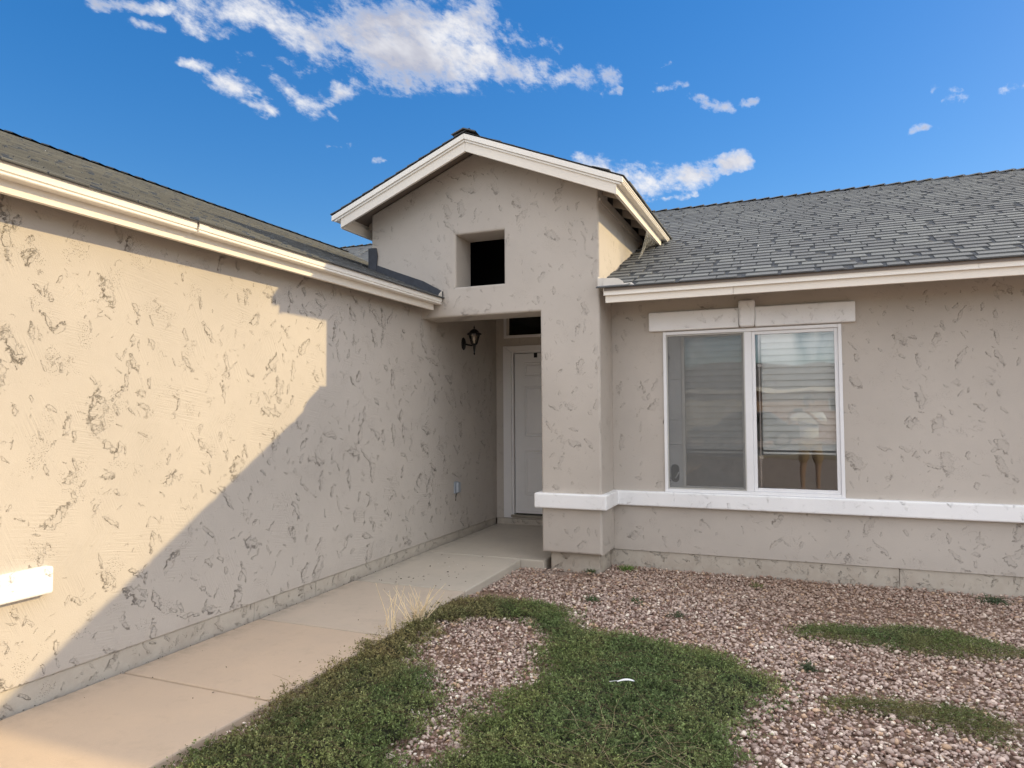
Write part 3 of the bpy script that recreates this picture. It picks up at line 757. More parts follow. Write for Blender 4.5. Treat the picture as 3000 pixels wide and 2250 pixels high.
rb = MB()
for k in range(16):
    xx = rng.uniform(-0.9, 4.2); yy = rng.uniform(6.6, 11.0); zz0 = ZM(yy) + 0.012; q = rng.uniform(0.006, 0.010)
    rb.add([(xx - q, yy, zz0), (xx, yy - q, zz0), (xx + q, yy, zz0), (xx, yy + q, zz0), (xx, yy, zz0 + q)], [(0, 1, 4), (1, 2, 4), (2, 3, 4), (3, 0, 4), (3, 2, 1, 0)])
for k in range(7):
    xx = rng.uniform(-6.5, -4.3); yy = rng.uniform(2.5, 6.0); zz0 = 2.684 + SL * (-3.364 - xx) + 0.012; q = rng.uniform(0.005, 0.009)
    rb.add([(xx - q, yy, zz0), (xx, yy - q, zz0), (xx + q, yy, zz0), (xx, yy + q, zz0), (xx, yy, zz0 + q)], [(0, 1, 4), (1, 2, 4), (2, 3, 4), (3, 0, 4), (3, 2, 1, 0)])
tag(rb.build('roof_pebbles', simple('white_pebble', (0.8, 0.79, 0.76), 0.7)), 'tiny white pebbles lying scattered on the grey roof shingles', kind='stuff')

# ------------------------------------------------------------------ window
win = MB()
YF = YR - 0.006
def frame_bars(mb, x0, x1, z0, z1, y0, y1, wd):
    mb.box((x0, y0, z0), (x0 + wd, y1, z1)); mb.box((x1 - wd, y0, z0), (x1, y1, z1))
    mb.box((x0 + wd, y0 + .0005, z1 - wd), (x1 - wd, y1 - .0005, z1)); mb.box((x0 + wd, y0 + .0005, z0), (x1 - wd, y1 - .0005, z0 + wd))
frame_bars(win, XW0, XW1, 0.743, 2.274, YF - 0.012, YF + 0.06, 0.030)
wo_ = win.build('window', M_VINYL, house, 0.003, seg=1, label='two-pane sliding window with white vinyl frame')
XM0, XM1 = -0.458, -0.394
mb = MB(); mb.box((XM0, YF - 0.004, 0.774), (XM1, YF + 0.055, 2.243)); mb.build('mullion', M_VINYL, wo_, 0.003, seg=1)
mb = MB(); frame_bars(mb, XM1 + 0.0005, XW1 - 0.0305, 0.774, 2.243, YF + 0.008, YF + 0.05, 0.030); mb.build('sash', M_VINYL, wo_, 0.002, seg=1)
mb = MB(); frame_bars(mb, -1.036, XM0 - 0.0005, 0.774, 2.243, YF + 0.020, YF + 0.05, 0.028); mb.build('sash', M_SASH, wo_, 0.002, seg=1)
bxo('pane', (XM1 + 0.030, YF + 0.028, 0.804), (XW1 - 0.061, YF + 0.033, 2.213), M_GLASS, wo_)
bxo('pane', (-1.008, YF + 0.034, 0.802), (XM0 - 0.029, YF + 0.039, 2.215), M_GLASS, wo_)
bxo('insect_screen', (XW0 + 0.031, YF + 0.006, 0.776), (XM0 - 0.001, YF + 0.0075, 2.241), M_SCREEN, wo_)
mb = MB(); frame_bars(mb, XW0 + 0.0305, XM0 - 0.0005, 0.775, 2.242, YF + 0.002, YF + 0.012, 0.010); mb.build('screen_frame', M_SASH, wo_)
# grey vent filler panels in the gap beside the slid-open sash
vx0, vx1 = XW0 + 0.031, -1.038
zc = [2.242, 1.815, 1.426, 1.190, 0.776]
for k in range(4):
    z1, z0 = zc[k], zc[k + 1]
    if k < 3: bxo('vent_panel', (vx0, YF + 0.024 + 0.003 * (k % 2), z0 + 0.002), (vx1, YF + 0.032 + 0.003 * (k % 2), z1), M_VENT, wo_, 0.002, seg=1)
hx, hz0, hz1, hr = -1.112, 0.872, 0.965, 0.040
outer = [(vx0, zc[4]), (vx1, zc[4]), (vx1, zc[3] - .001), (vx0, zc[3] - .001)]
ovl = [(hx + hr * math.cos(a), hz0 + hr * math.sin(a)) for a in np.linspace(-math.pi, 0, 9)] + [(hx + hr * math.cos(a), hz1 + hr * math.sin(a)) for a in np.linspace(0, math.pi, 9)]
bm = bmesh.new()
vo = [bm.verts.new((p[0], YF + 0.028, p[1])) for p in outer]; vi = [bm.verts.new((p[0], YF + 0.028, p[1])) for p in ovl]
eo = [bm.edges.new((vo[i], vo[(i + 1) % 4])) for i in range(4)] + [bm.edges.new((vi[i], vi[(i + 1) % 18])) for i in range(18)]
bmesh.ops.triangle_fill(bm, use_beauty=True, edges=eo)
ex = bmesh.ops.extrude_face_region(bm, geom=bm.faces[:])
for g in ex['geom']:
    if isinstance(g, bmesh.types.BMVert): g.co.y += 0.008
bmesh.ops.recalc_face_normals(bm, faces=bm.faces)
me = bpy.data.meshes.new('vent_panel'); bm.to_mesh(me); bm.free()
link('vent_panel', me, M_VENT, wo_, label='lowest vent panel with an oval hose port')
mb = MB(); mb.prism([(hx + (p[0]-hx) * 1.25, 0.9185 + (p[1] - 0.9185) * 1.12) for p in ovl], 1, YF + 0.05, YF + 0.09); mb.build('hose_port', M_BLACK, wo_)
mb = MB(); mb.tube([(-1.075, YF + 0.012, 0.93), (-1.09, YF + 0.02, 0.90), (-1.11, YF + 0.03, 0.87)], 0.006); mb.build('port_latch', M_VENT, wo_)
for zz_ in (2.03, 0.86):
    mb = MB(); mb.tube([(-1.172, YF + 0.02, zz_ - .012), (-1.150, YF + 0.014, zz_ - .012), (-1.142, YF + 0.014, zz_), (-1.150, YF + 0.014, zz_ + .012), (-1.172, YF + 0.02, zz_ + .012)], 0.0035, 6); mb.build('latch_loop', M_BLACK, wo_)
# blinds
def slat_mesh(wd):
    me = bpy.data.meshes.new('blind_slat')
    vs = []; n = 4
    for i in range(n + 1):
        s_ = i / n
        yy = 0.020 * (s_ - 0.5) - 0.006 * math.sin(math.pi * s_); zz_ = -0.033 + 0.066 * s_
        vs += [(0, yy, zz_), (wd, yy, zz_)]
    k = len(vs); vs += [(a, b + 0.003, c) for a, b, c in vs]
    fs = [(2*i, 2*i+1, 2*i+3, 2*i+2) for i in range(n)] + [(k+2*i, k+2*i+2, k+2*i+3, k+2*i+1) for i in range(n)] + [(0, k, k+1, 1), (2*n, 2*n+1, k+2*n+1, k+2*n)]
    me.from_pydata(vs, [], fs); me.update(); me.materials.append(M_BLIND); return me
for (x0, x1) in ((-1.02, -0.44), (-0.318, 0.34)):
    sm = slat_mesh(x1 - x0)
    bxo('blind_rail', (x0, YR + 0.095, 2.205), (x1, YR + 0.135, 2.255), M_BLIND, wo_)
    z = 2.175
    while z > 1.15:
        o = bpy.data.objects.new('blind_slat', sm); C.objects.link(o); o.parent = wo_
        o.matrix_parent_inverse = Matrix.Translation(parent_loc(wo_)).inverted()
        o.location = (x0, YR + 0.115, z); o.rotation_euler = (rng.uniform(-.05, .05), rng.uniform(-.002, .002), 0); z -= 0.0585
    bxo('blind_rail', (x0, YR + 0.10, 1.112), (x1, YR + 0.13, 1.130), M_BLIND, wo_, 0.003, seg=1)
    for xx in (x0 + 0.12, x1 - 0.12):
        MB().tube([(xx, YR + 0.098, 2.2), (xx, YR + 0.098, 1.12)], 0.0012, 5).build('blind_cord', M_BLIND, wo_)
MB().tube([(-0.335, YR + 0.07, 0.80), (-0.335, YR + 0.07, 2.24)], 0.011, 10).build('security_rod', M_ROD, wo_)
for zz_ in (1.93, 1.08): bxo('rod_clamp', (-0.352, YR + 0.052, zz_ - 0.015), (-0.308, YR + 0.088, zz_ + 0.015), M_ROD, wo_, 0.004)
# room behind
rm = MB(); x0, x1, y0, y1, z0, z1 = -1.65, 3.0, YR + 0.152, 10.2, 0.1, 2.62
rm.add([(x0,y0,z0),(x1,y0,z0),(x1,y1,z0),(x0,y1,z0),(x0,y0,z1),(x1,y0,z1),(x1,y1,z1),(x0,y1,z1)], [(0,1,2,3),(4,7,6,5),(1,5,6,2),(2,6,7,3),(3,7,4,0)])
rm.build('room_shell', M_INT, house)

# ------------------------------------------------------------------ front door
DX0, DX1, DZ0, DZ1 = -3.3708, -2.46, 0.232, 2.2607
door = bxo('front_door', (DX0, YD + 0.035, DZ0), (DX1, YD + 0.075, DZ1), M_DOOR, house, 0.003, seg=1, label='white six-panel front door')
def door_panel(x0, x1, z0, z1):
    y = YD + 0.035; mb = MB()
    a = 0.030
    o = [(x0, y - .0005, z0), (x1, y - .0005, z0), (x1, y - .0005, z1), (x0, y - .0005, z1)]
    g = [(x0 + .008, y - .007, z0 + .008), (x1 - .008, y - .007, z0 + .008), (x1 - .008, y - .007, z1 - .008), (x0 + .008, y - .007, z1 - .008)]
    h = [(x0 + .018, y - .001, z0 + .018), (x1 - .018, y - .001, z0 + .018), (x1 - .018, y - .001, z1 - .018), (x0 + .018, y - .001, z1 - .018)]
    k = [(x0 + .026, y - .001, z0 + .026), (x1 - .026, y - .001, z0 + .026), (x1 - .026, y - .001, z1 - .026), (x0 + .026, y - .001, z1 - .026)]
    l = [(x0 + .045, y - .009, z0 + .045), (x1 - .045, y - .009, z0 + .045), (x1 - .045, y - .009, z1 - .045), (x0 + .045, y - .009, z1 - .045)]
    rings = [o, g, h, k, l]; vs = sum(rings, [])
    fs = [(4*r+i, 4*r+(i+1) % 4, 4*r+4+(i+1) % 4, 4*r+4+i) for r in range(4) for i in range(4)] + [(16, 17, 18, 19)]
    mb.add(vs, fs).build('door_panel', M_DOOR, door)
for (pa, pb) in ((DX0 + 0.13, DX0 + 0.405), (DX1 - 0.405, DX1 - 0.13)):
    door_panel(pa, pb, 1.965, 2.145); door_panel(pa, pb, 1.20, 1.845); door_panel(pa, pb, 0.46, 1.03)
MB().lathe([(0, 0), (0.026, 0), (0.026, 0.006), (0.01, 0.012), (0.01, 0.035), (0.027, 0.045), (0.030, 0.06), (0.02, 0.075), (0, 0.077)], (0, 0, 0)).build('door_knob', M_ALU, door).matrix_basis = Matrix.Translation((DX1 - 0.065, YD + 0.035, 1.17)) @ Matrix.Rotation(math.pi / 2, 4, 'X')
# jamb, casing with mitred corner, threshold
bxo('door_jamb', (DX0 - 0.045, YD + 0.001, 0.2), (DX0 - 0.006, YD + 0.11, 2.31), M_CASE, house)
bxo('door_jamb', (DX0 - 0.0055, YD + 0.001, DZ1 + 0.006), (DX1 + 0.04, YD + 0.11, 2.31), M_CASE, house)
bxo('door_stop', (DX0 - 0.006, YD + 0.08, 0.2), (DX1 + 0.03, YD + 0.10, 2.28), M_DARK, house)
cx0, cx1, cz = -3.5094, DX0 - 0.030, 2.36
MB().prism([(cx0, 0.176), (cx1, 0.176), (cx1, 2.283), (cx0, cz)], 1, YD - 0.022, YD + 0.003).build('door_casing', M_CASE, house, 0.003, seg=1)
MB().prism([(cx0 + 0.003, cz + 0.0005), (cx1 + 0.002, 2.2845), (-2.40, 2.2845), (-2.33, cz + 0.0005)], 1, YD - 0.022, YD + 0.003).build('door_casing', M_CASE, house, 0.003, seg=1)
bxo('threshold', (DX0 - 0.04, YD - 0.03, 0.186), (DX1 + 0.04, YD + 0.09, 0.215), M_ALU, house, 0.004)
bxo('door_sill', (XL + 0.012, YD - 0.018, 0.05), (-2.29, YD + 0.008, 0.165), M_BASE, house, 0.004)
bxo('door_sweep', (DX0, YD + 0.028, 0.232), (DX1, YD + 0.0345, 0.262), M_CASE, house)
# transom window above the door
tr_ = MB(); frame_bars(tr_, -3.500, -2.36, 2.462, 2.84, YD - 0.018, YD + 0.03, 0.036)
tw = tr_.build('transom_window', M_CASE, house, 0.003, seg=1)
bxo('pane', (-3.463, YD + 0.004, 2.499), (-2.397, YD + 0.009, 2.803), glass_mat('dark_glass', 1.5, (0.5, 0.5, 0.5)), tw)
bxo('room_shell', (-3.45, YD + 0.142, 0.2), (-2.3, YD + 0.3, 2.9), M_DARK, house)

# ------------------------------------------------------------------ small fixed things
lan = thing('wall_lantern', (XL, 7.42, 2.34), 'black metal coach lantern on the porch side wall left of the front door', 'wall lamp')
LX, LY = XL + 0.145, 7.27
bp_ = MB(); bp_.lathe([(0, 0.018), (0.030, 0.018), (0.048, 0.010), (0.056, 0.0), (0.056, -0.002)], (0, 0, 0), 18)
o = bp_.build('backplate', M_BLACK, lan, smooth=True); o.matrix_basis = Matrix.Translation((XL + 0.002, LY + 0.01, 2.315)) @ Matrix.Rotation(math.pi / 2, 4, 'Y') @ Matrix.Diagonal((1.35, 1, 1, 1))
MB().tube([(XL + 0.01, LY + .01, 2.315), (XL + 0.06, LY, 2.300), (XL + 0.105, LY, 2.290), (LX, LY, 2.297)], 0.010).build('arm', M_BLACK, lan, smooth=True)
MB().lathe([(0, -0.125), (0.005, -0.12), (0.011, -0.105), (0.007, -0.095), (0.016, -0.02), (0.020, -0.005), (0.036, 0.002), (0.040, 0.010), (0, 0.010)], (LX, LY, 2.300), 10).build('tail', M_BLACK, lan, smooth=True)
cage = MB(); z0, z1, r0, r1 = 2.312, 2.420, 0.036, 0.066
for k in range(6):
    a = math.pi / 3 * k + 0.3
    cage.tube([(LX + r0 * math.cos(a), LY + r0 * math.sin(a), z0), (LX + r1 * math.cos(a), LY + r1 * math.sin(a), z1)], 0.0042, 6)
cage.build('cage', M_BLACK, lan)
g = MB(); g.v = [(LX + rr * math.cos(math.pi / 3 * k + 0.3), LY + rr * math.sin(math.pi / 3 * k + 0.3), zq) for (rr, zq) in ((r0 - .002, z0), (r1 - .002, z1)) for k in range(6)]
g.f = [(k, (k + 1) % 6, 6 + (k + 1) % 6, 6 + k) for k in range(6)]
g.build('lantern_glass', M_LGLASS, lan)
MB().lathe([(0.088, 0.0), (0.086, 0.008), (0.060, 0.022), (0.048, 0.040), (0.030, 0.056), (0.010, 0.064), (0.006, 0.072), (0.011, 0.080), (0.005, 0.092), (0.001, 0.108)], (LX, LY, 2.418), 12).build('cap', M_BLACK, lan)
MB().lathe([(0.008, 0), (0.008, 0.03), (0.015, 0.045), (0.013, 0.065), (0.001, 0.085)], (LX, LY, 2.312), 10).build('bulb', simple('bulb_glass', (0.75, 0.68, 0.6), 0.1, var=0.01), lan, smooth=True)

out = thing('outlet_box', (XL, 7.0, 0.66), 'small grey weatherproof outlet cover low on the porch side wall', 'outlet cover')
bxo('cover_base', (XL + 0.001, 7.015, 0.600), (XL + 0.016, 7.105, 0.735), M_GREYPL, out, 0.005)
bxo('cover_lid', (XL + 0.017, 7.022, 0.610), (XL + 0.055, 7.098, 0.728), M_GREYPL, out, 0.014, seg=3)
MB().tube([(XL + 0.02, 7.05, 0.600), (XL + 0.012, 7.05, 0.57), (XL + 0.006, 7.05, 0.52)], 0.003, 6).build('cord', M_BLACK, out)
hk = thing('wreath_hanger', (-2.99, YD, 2.26), 'small black metal hanger hooked over the top of the front door', 'hook')
bxo('hook_plate', (-3.103, YD + 0.026, 2.205), (-3.060, YD + 0.033, 2.266), M_BLACK, hk)
bxo('hook_top', (-3.103, YD + 0.0335, 2.2615), (-3.060, YD + 0.078, 2.2655), M_BLACK, hk)

# cobweb under the end of the tower eave
web = MB()
A_ = Vector((-1.46, 7.35, 3.46)); B_ = Vector((-1.44, 7.9, 3.44)); C_ = Vector((-1.55, 7.3, ZM(7.3) + 0.03)); D_ = Vector((-1.62, 7.95, 3.42))
n = 8
for i in range(n):
    for j in range(n):
        pass
P_ = lambda s_, t_: A_.lerp(B_, s_).lerp(C_.lerp(D_, s_), t_) + Vector((0.03 * math.sin(3 * s_ * math.pi) * t_, 0, -0.03 * math.sin(math.pi * t_)))
for i in range(n + 1):
    for j in range(n + 1): web.v.append(tuple(P_(i / n, j / n)))
for i in range(n):
    for j in range(n): web.f.append((i*(n+1)+j, (i+1)*(n+1)+j, (i+1)*(n+1)+j+1, i*(n+1)+j+1))
tag(web.build('cobweb', M_WEB, smooth=True), 'dusty pale cobweb hanging from the lower end of the tower eave', 'cobweb')

# ------------------------------------------------------------------ gravel, ground cover
MAIN = [(-2.50,1.2),(-2.50,2.20),(-2.49,2.51),(-2.52,2.88),(-2.61,3.40),(-2.64,3.88),(-2.66,4.24),(-2.57,4.45),(-2.60,4.75),(-2.66,5.01),(-2.53,5.09),(-2.16,5.16),(-1.87,5.21),(-1.65,5.06),(-1.5,4.75),(-1.26,4.62),(-0.95,4.61),(-0.70,4.56),(-0.44,4.42),(-0.29,4.23),(-0.15,4.14),(-0.13,4.01),(-0.22,3.73),(-0.29,3.53),(-0.26,3.34),(-0.24,3.0),(-0.2,2.4),(-0.5,1.2)]
HOLE = [(-2.35,4.42),(-2.18,4.66),(-1.90,4.71),(-1.67,4.51),(-1.58,4.15),(-1.42,3.79),(-1.41,3.61),(-1.49,3.41),(-1.54,3.27),(-1.48,3.06),(-1.46,2.92),(-1.48,2.77),(-1.54,2.64),(-1.65,2.70),(-1.67,2.99),(-1.79,3.29),(-1.95,3.51),(-2.24,3.89)]
PA = [(-0.05,5.23),(0.13,5.38),(0.36,5.36),(0.63,5.48),(0.90,5.46),(1.06,5.36),(1.3,5.2),(1.6,5.12),(1.6,5.07),(1.24,5.10),(1.04,5.03),(0.83,4.98),(0.59,4.97),(0.39,5.03),(0.14,5.01),(-0.01,5.05)]
PB = [(0.11,3.99),(0.24,4.09),(0.46,4.13),(0.67,4.14),(0.80,4.10),(0.92,3.98),(0.78,3.80),(0.62,3.86),(0.45,3.91),(0.27,3.92),(0.15,3.90)]
def sdist(P, poly):
    """signed distance, positive inside"""
    P = np.asarray(P); poly = np.asarray(poly, float); n = len(poly)
    dmin = np.full(len(P), 1e9); ins = np.zeros(len(P), bool)
    for i in range(n):
        a = poly[i]; b = poly[(i + 1) % n]; e = b - a; wv_ = P - a
        t = np.clip((wv_ @ e) / (e @ e), 0, 1); q = wv_ - t[:, None] * e
        dmin = np.minimum(dmin, np.hypot(q[:, 0], q[:, 1]))
        c = ((a[1] > P[:, 1]) != (b[1] > P[:, 1])) & (P[:, 0] < (b[0] - a[0]) * (P[:, 1] - a[1]) / (b[1] - a[1] + 1e-12) + a[0])
        ins ^= c
    return np.where(ins, dmin, -dmin)
def vnoise(P, f, seed):
    """cheap smooth value noise in 2D, 0..1"""
    r = np.random.default_rng(seed).random((64, 64)); Q = np.asarray(P) * f + 100
    i = np.floor(Q).astype(int); t = Q - i; t = t * t * (3 - 2 * t)
    a = r[i[:, 0] % 64, i[:, 1] % 64]; b = r[(i[:, 0] + 1) % 64, i[:, 1] % 64]; c = r[i[:, 0] % 64, (i[:, 1] + 1) % 64]; d_ = r[(i[:, 0] + 1) % 64, (i[:, 1] + 1) % 64]
    return (a * (1 - t[:, 0]) + b * t[:, 0]) * (1 - t[:, 1]) + (c * (1 - t[:, 0]) + d_ * t[:, 0]) * t[:, 1]
def fb(P, f, seed): return (vnoise(P, f, seed) + 0.5 * vnoise(P, f * 2.1, seed + 1) + 0.25 * vnoise(P, f * 4.3, seed + 2)) / 1.75
def cover(P):
    s = sdist(P, MAIN); h = -sdist(P, HOLE)
    s = np.minimum(s, h) + (fb(P, 5, 3) - 0.5) * 0.26 + (fb(P, 16, 13) - 0.5) * 0.14
    return s

def rand_rot(n, tilt):
    """rotation matrices: random yaw, tilt up to 'tilt'"""
    a = nr.uniform(0, 2 * np.pi, n); ax = nr.normal(size=(n, 3)); ax /= np.linalg.norm(ax, axis=1)[:, None]; th = nr.uniform(0, 1, n) * tilt
    K = np.zeros((n, 3, 3)); K[:, 0, 1] = -ax[:, 2]; K[:, 0, 2] = ax[:, 1]; K[:, 1, 0] = ax[:, 2]; K[:, 1, 2] = -ax[:, 0]; K[:, 2, 0] = -ax[:, 1]; K[:, 2, 1] = ax[:, 0]
    Rt = np.eye(3)[None] + np.sin(th)[:, None, None] * K + (1 - np.cos(th))[:, None, None] * (K @ K)
    Z = np.zeros((n, 3, 3)); Z[:, 0, 0] = np.cos(a); Z[:, 0, 1] = -np.sin(a); Z[:, 1, 0] = np.sin(a); Z[:, 1, 1] = np.cos(a); Z[:, 2, 2] = 1
    return Rt @ Z
def mesh_np(name, V, F, cols, smooth=False):
    me = bpy.data.meshes.new(name); nf, k = F.shape
    me.vertices.add(len(V)); me.vertices.foreach_set('co', V.astype(np.float32).ravel())
    me.loops.add(nf * k); me.loops.foreach_set('vertex_index', F.astype(np.int32).ravel())
    me.polygons.add(nf); me.polygons.foreach_set('loop_start', np.arange(0, nf * k, k, dtype=np.int32)); me.polygons.foreach_set('loop_total', np.full(nf, k, np.int32))
    if smooth: me.polygons.foreach_set('use_smooth', np.ones(nf, bool))
    me.update(); col_attr(me, cols); return me
# base stone shapes: roughened icosahedra, cut faces
bm = bmesh.new(); bmesh.ops.create_icosphere(bm, subdivisions=1, radius=1.0)
ICO = np.array([v.co[:] for v in bm.verts]); ICOF = np.array([[v.index for v in f.verts] for f in bm.faces]); bm.free()
def stones(name, P, size, col, zlift=0.0, tilt=0.7):
    n = len(P); nv = len(ICO)
    B = ICO[None] * (1 + nr.uniform(-0.45, 0.30, (n, nv, 1)))
    B *= np.stack([nr.uniform(0.8, 1.25, n), nr.uniform(0.6, 1.0, n), nr.uniform(0.42, 0.8, n)], 1)[:, None, :]
    V = np.einsum('nij,nkj->nki', rand_rot(n, tilt), B) * (size / 2)[:, None, None]
    V[:, :, 0] += P[:, 0, None]; V[:, :, 1] += P[:, 1, None]; V[:, :, 2] += (size * 0.22 + zlift)[:, None]
    F = (ICOF[None] + (np.arange(n) * nv)[:, None, None]).reshape(-1, 3)
    return mesh_np(name, V.reshape(-1, 3), F, np.repeat(col, nv, 0))
N = 104000
P = np.stack([nr.uniform(-2.53, 3.0, N), nr.uniform(1.3, 6.75, N)], 1)
# keep what the yard holds: outside the pillar and walls, not deep under the plants
keepm = ~((P[:, 0] < -1.745) & (P[:, 0] > -2.25) & (P[:, 1] > 6.38)) & ~((P[:, 0] < -2.25) & (P[:, 1] > 6.34)) & ~((P[:, 0] > XT) & (P[:, 1] > 6.755)) & ~((P[:, 0] < -1.72) & (P[:, 1] > 6.4))
keepm &= P[:, 0] > -2.53
sd = cover(P); keepm &= sd < 0.13
# bare soil where the photo shows it
bare = np.zeros(N)
for (bx_, by_, rx, ry, g_) in ((-2.33, 5.32, 0.30, 0.16, 1.0), (-1.98, 6.24, 0.36, 0.14, 1.0), (0.85, 5.85, 0.9, 0.28, 0.6), (-1.5, 6.6, 0.35, 0.1, 0.6), (-0.2, 6.66, 1.6, 0.07, 0.7), (2.0, 6.68, 1.2, 0.06, 0.7), (-0.1, 5.3, .5, .25, .35), (-2.05, 3.95, .22, .22, .45)):
    bare = np.maximum(bare, g_ * np.clip(1.3 - ((P[:, 0] - bx_) / rx) ** 2 - ((P[:, 1] - by_) / ry) ** 2, 0, 1))
keepm &= nr.random(N) > bare * 0.93
P = P[keepm]; n = len(P)
size = np.clip(nr.lognormal(math.log(0.0185), 0.36, n), 0.008, 0.040)
v = nr.normal(0, 1, n)
base = np.stack([0.42 + 0.10 * v, 0.345 + 0.09 * v, 0.325 + 0.085 * v], 1)
k = nr.random(n)
base[k < 0.16] = np.array([0.27, 0.185, 0.165]) * nr.uniform(0.7, 1.2, ((k < 0.16).sum(), 1))
base[k > 0.93] = np.array([0.74, 0.68, 0.63]) * nr.uniform(0.85, 1.1, ((k > 0.93).sum(), 1))
kk = (k > 0.84) & (k <= 0.93); base[kk] = np.array([0.50, 0.37, 0.28]) * nr.uniform(0.8, 1.15, (kk.sum(), 1))
dirt = np.clip(np.interp(P[:, 1], [4.2, 6.6], [0, 0.45]) + (fb(P, 1.5, 9) - 0.5) * 0.6, 0, 0.65)[:, None]
base = base * (1 - dirt) + np.array([0.25, 0.17, 0.125]) * dirt
base = np.clip(base * np.array([1.20, 1.13, 1.02]), 0.05, 0.9)
lift = nr.uniform(-0.010, 0.009, n)
gm = stones('gravel', P, size, base, lift); 
tag(link('gravel', gm, M_STONE), 'pinkish tan crushed gravel covering the front yard', kind='stuff')

def leaves(name, P, z, col, stem_len=(0.03, 0.07), nl=8, lw=0.0045, ll=0.0085, upright=0.5):
    """sprigs: a bent stem carrying small paired leaves; P (n,2), z (n,) base height"""
    n = len(P)
    az = nr.uniform(0, 2 * np.pi, n); el = nr.uniform(0.1, upright * np.pi / 2 + 0.3, n); L = nr.uniform(*stem_len, n)
    D = np.stack([np.cos(az) * np.cos(el), np.sin(az) * np.cos(el), np.sin(el)], 1)
    t = (np.arange(nl) + 1) / nl
    base_ = np.concatenate([P, z[:, None]], 1)
    cen = base_[:, None, :] + D[:, None, :] * (L[:, None] * t[None])[:, :, None]
    cen[:, :, 2] -= 0.25 * (L[:, None] * t[None] ** 2) * np.cos(el)[:, None]
    side = nr.normal(size=(n, nl, 3)); side /= np.linalg.norm(side, axis=2)[:, :, None]
    dirl = side + D[:, None, :] * 0.35 + np.array([0, 0, 0.25]); dirl /= np.linalg.norm(dirl, axis=2)[:, :, None]
    ref = nr.normal(size=(n, nl, 3)); wd = np.cross(dirl, ref); wd /= np.linalg.norm(wd, axis=2)[:, :, None]
    s = nr.uniform(0.7, 1.3, (n, nl, 1))
    a = cen; b = cen + dirl * ll * 0.5 * s + wd * lw * 0.5 * s; c = cen + dirl * ll * s; e = cen + dirl * ll * 0.5 * s - wd * lw * 0.5 * s
    V = np.stack([a, b, c, e], 2).reshape(-1, 3); F = np.arange(len(V)).reshape(-1, 4)
    tip = (0.62 + 0.48 * t)[None, :, None]
    cc = np.clip(col[:, None, :] * tip * nr.uniform(0.8, 1.2, (n, nl, 1)), 0.004, 0.6)
    return V, F, np.repeat(cc.reshape(-1, 3), 4, 0)
def stems(P, z, L, col, r=0.0011, seg=4, droop=0.5, upright=0.4, az=None):
    n = len(P); az = nr.uniform(0, 2 * np.pi, n) if az is None else az; Vs = []; Fs = []; Cs = []; o = 0
    for i in range(n):
        p = np.array([P[i][0], P[i][1], z[i]]); a = az[i]; el = nr.uniform(0.05, upright); pts = [p]
        for k in range(seg):
            d_ = np.array([math.cos(a) * math.cos(el), math.sin(a) * math.cos(el), math.sin(el)])
            p = p + d_ * L[i] / seg; pts.append(p); a += nr.uniform(-.45, .45); el += nr.uniform(-.3, .2) * droop
        up = np.array([0, 0, 1.0]); sd_ = np.array([-math.sin(a), math.cos(a), 0.0])
        for k, q in enumerate(pts):
            rr = r * (1 - 0.7 * k / seg)
            Vs += [q + sd_ * rr, q - sd_ * rr * .5 + up * rr, q - sd_ * rr * .5 - up * rr]; Cs += [col[i]] * 3
        for k in range(seg):
            for j in range(3): Fs.append((o+3*k+j, o+3*k+(j+1) % 3, o+3*k+3+(j+1) % 3, o+3*k+3+j))
        o += 3 * (seg + 1)
    return np.array(Vs), np.array(Fs), np.array(Cs)
def join(parts):
    V = []; F = []; Cc = []; o = 0
    for v_, f_, c_ in parts: V.append(v_); F.append(f_ + o); Cc.append(c_); o += len(v_)
    return np.concatenate(V), np.concatenate(F), np.concatenate(Cc)
def green(P, seed, brown=None):
    n = len(P); m = fb(P, 2.2, seed)[:, None]; m2 = fb(P, 6, seed + 5)[:, None]
    c = np.array([0.060, 0.100, 0.048]) * (1 - m) + np.array([0.105, 0.130, 0.048]) * m
    c = c * (0.65 + 0.7 * m2)
    if brown is not None:
        b = np.clip(brown[:, None] + (m2 - 0.5) * 0.9, 0, 0.9); c = c * (1 - b) + np.array([0.155, 0.115, 0.065]) * b
    c = c * nr.uniform(0.5, 1.65, (n, 1)); return c * np.array([2.15, 2.0, 1.75])
# main mat
N = 150000
P = np.stack([nr.uniform(-2.75, -0.02, N), nr.uniform(1.4, 5.3, N)], 1); sd = cover(P)
pk = np.clip((sd + 0.11) / 0.22, 0, 1) ** 1.6; P0 = P[(nr.random(N) < pk)]; P0 = P0[:46000]; sd = cover(P0)
H = 0.060 * np.clip(sd / 0.20, 0, 1) ** 0.6 + 0.045 * (fb(P0, 5, 21) - 0.4) + 0.02 * (vnoise(P0, 22, 61) - 0.5)
H = np.maximum(H, 0.004)
left = np.clip((-1.9 - P0[:, 0]) / 0.5, 0, 1) * np.clip((P0[:, 1] - 1.9) / 0.8, 0, 1) * 0.50 + np.clip(1 - np.abs(P0[:, 0] + 1.3) / 0.35, 0, 1) * np.clip(1 - np.abs(P0[:, 1] - 4.65) / 0.25, 0, 1) * 0.6
z = H * nr.uniform(0.35, 1.0, len(P0))
V1 = leaves('c', P0, z, green(P0, 31, left), (0.024, 0.062), 8, 0.0060, 0.0108, 0.6)
sel = nr.random(len(P0)) < 0.08; Q = P0[sel][:2200]
V2 = stems(Q, H[sel][:2200] + 0.004, nr.uniform(0.05, 0.16, len(Q)), np.tile((0.24, 0.17, 0.10), (len(Q), 1)) * nr.uniform(0.6, 1.2, (len(Q), 1)))
QD = np.array([(nr.uniform(-1.0, -0.25), nr.uniform(2.6, 3.2)) for _ in range(70)]); 
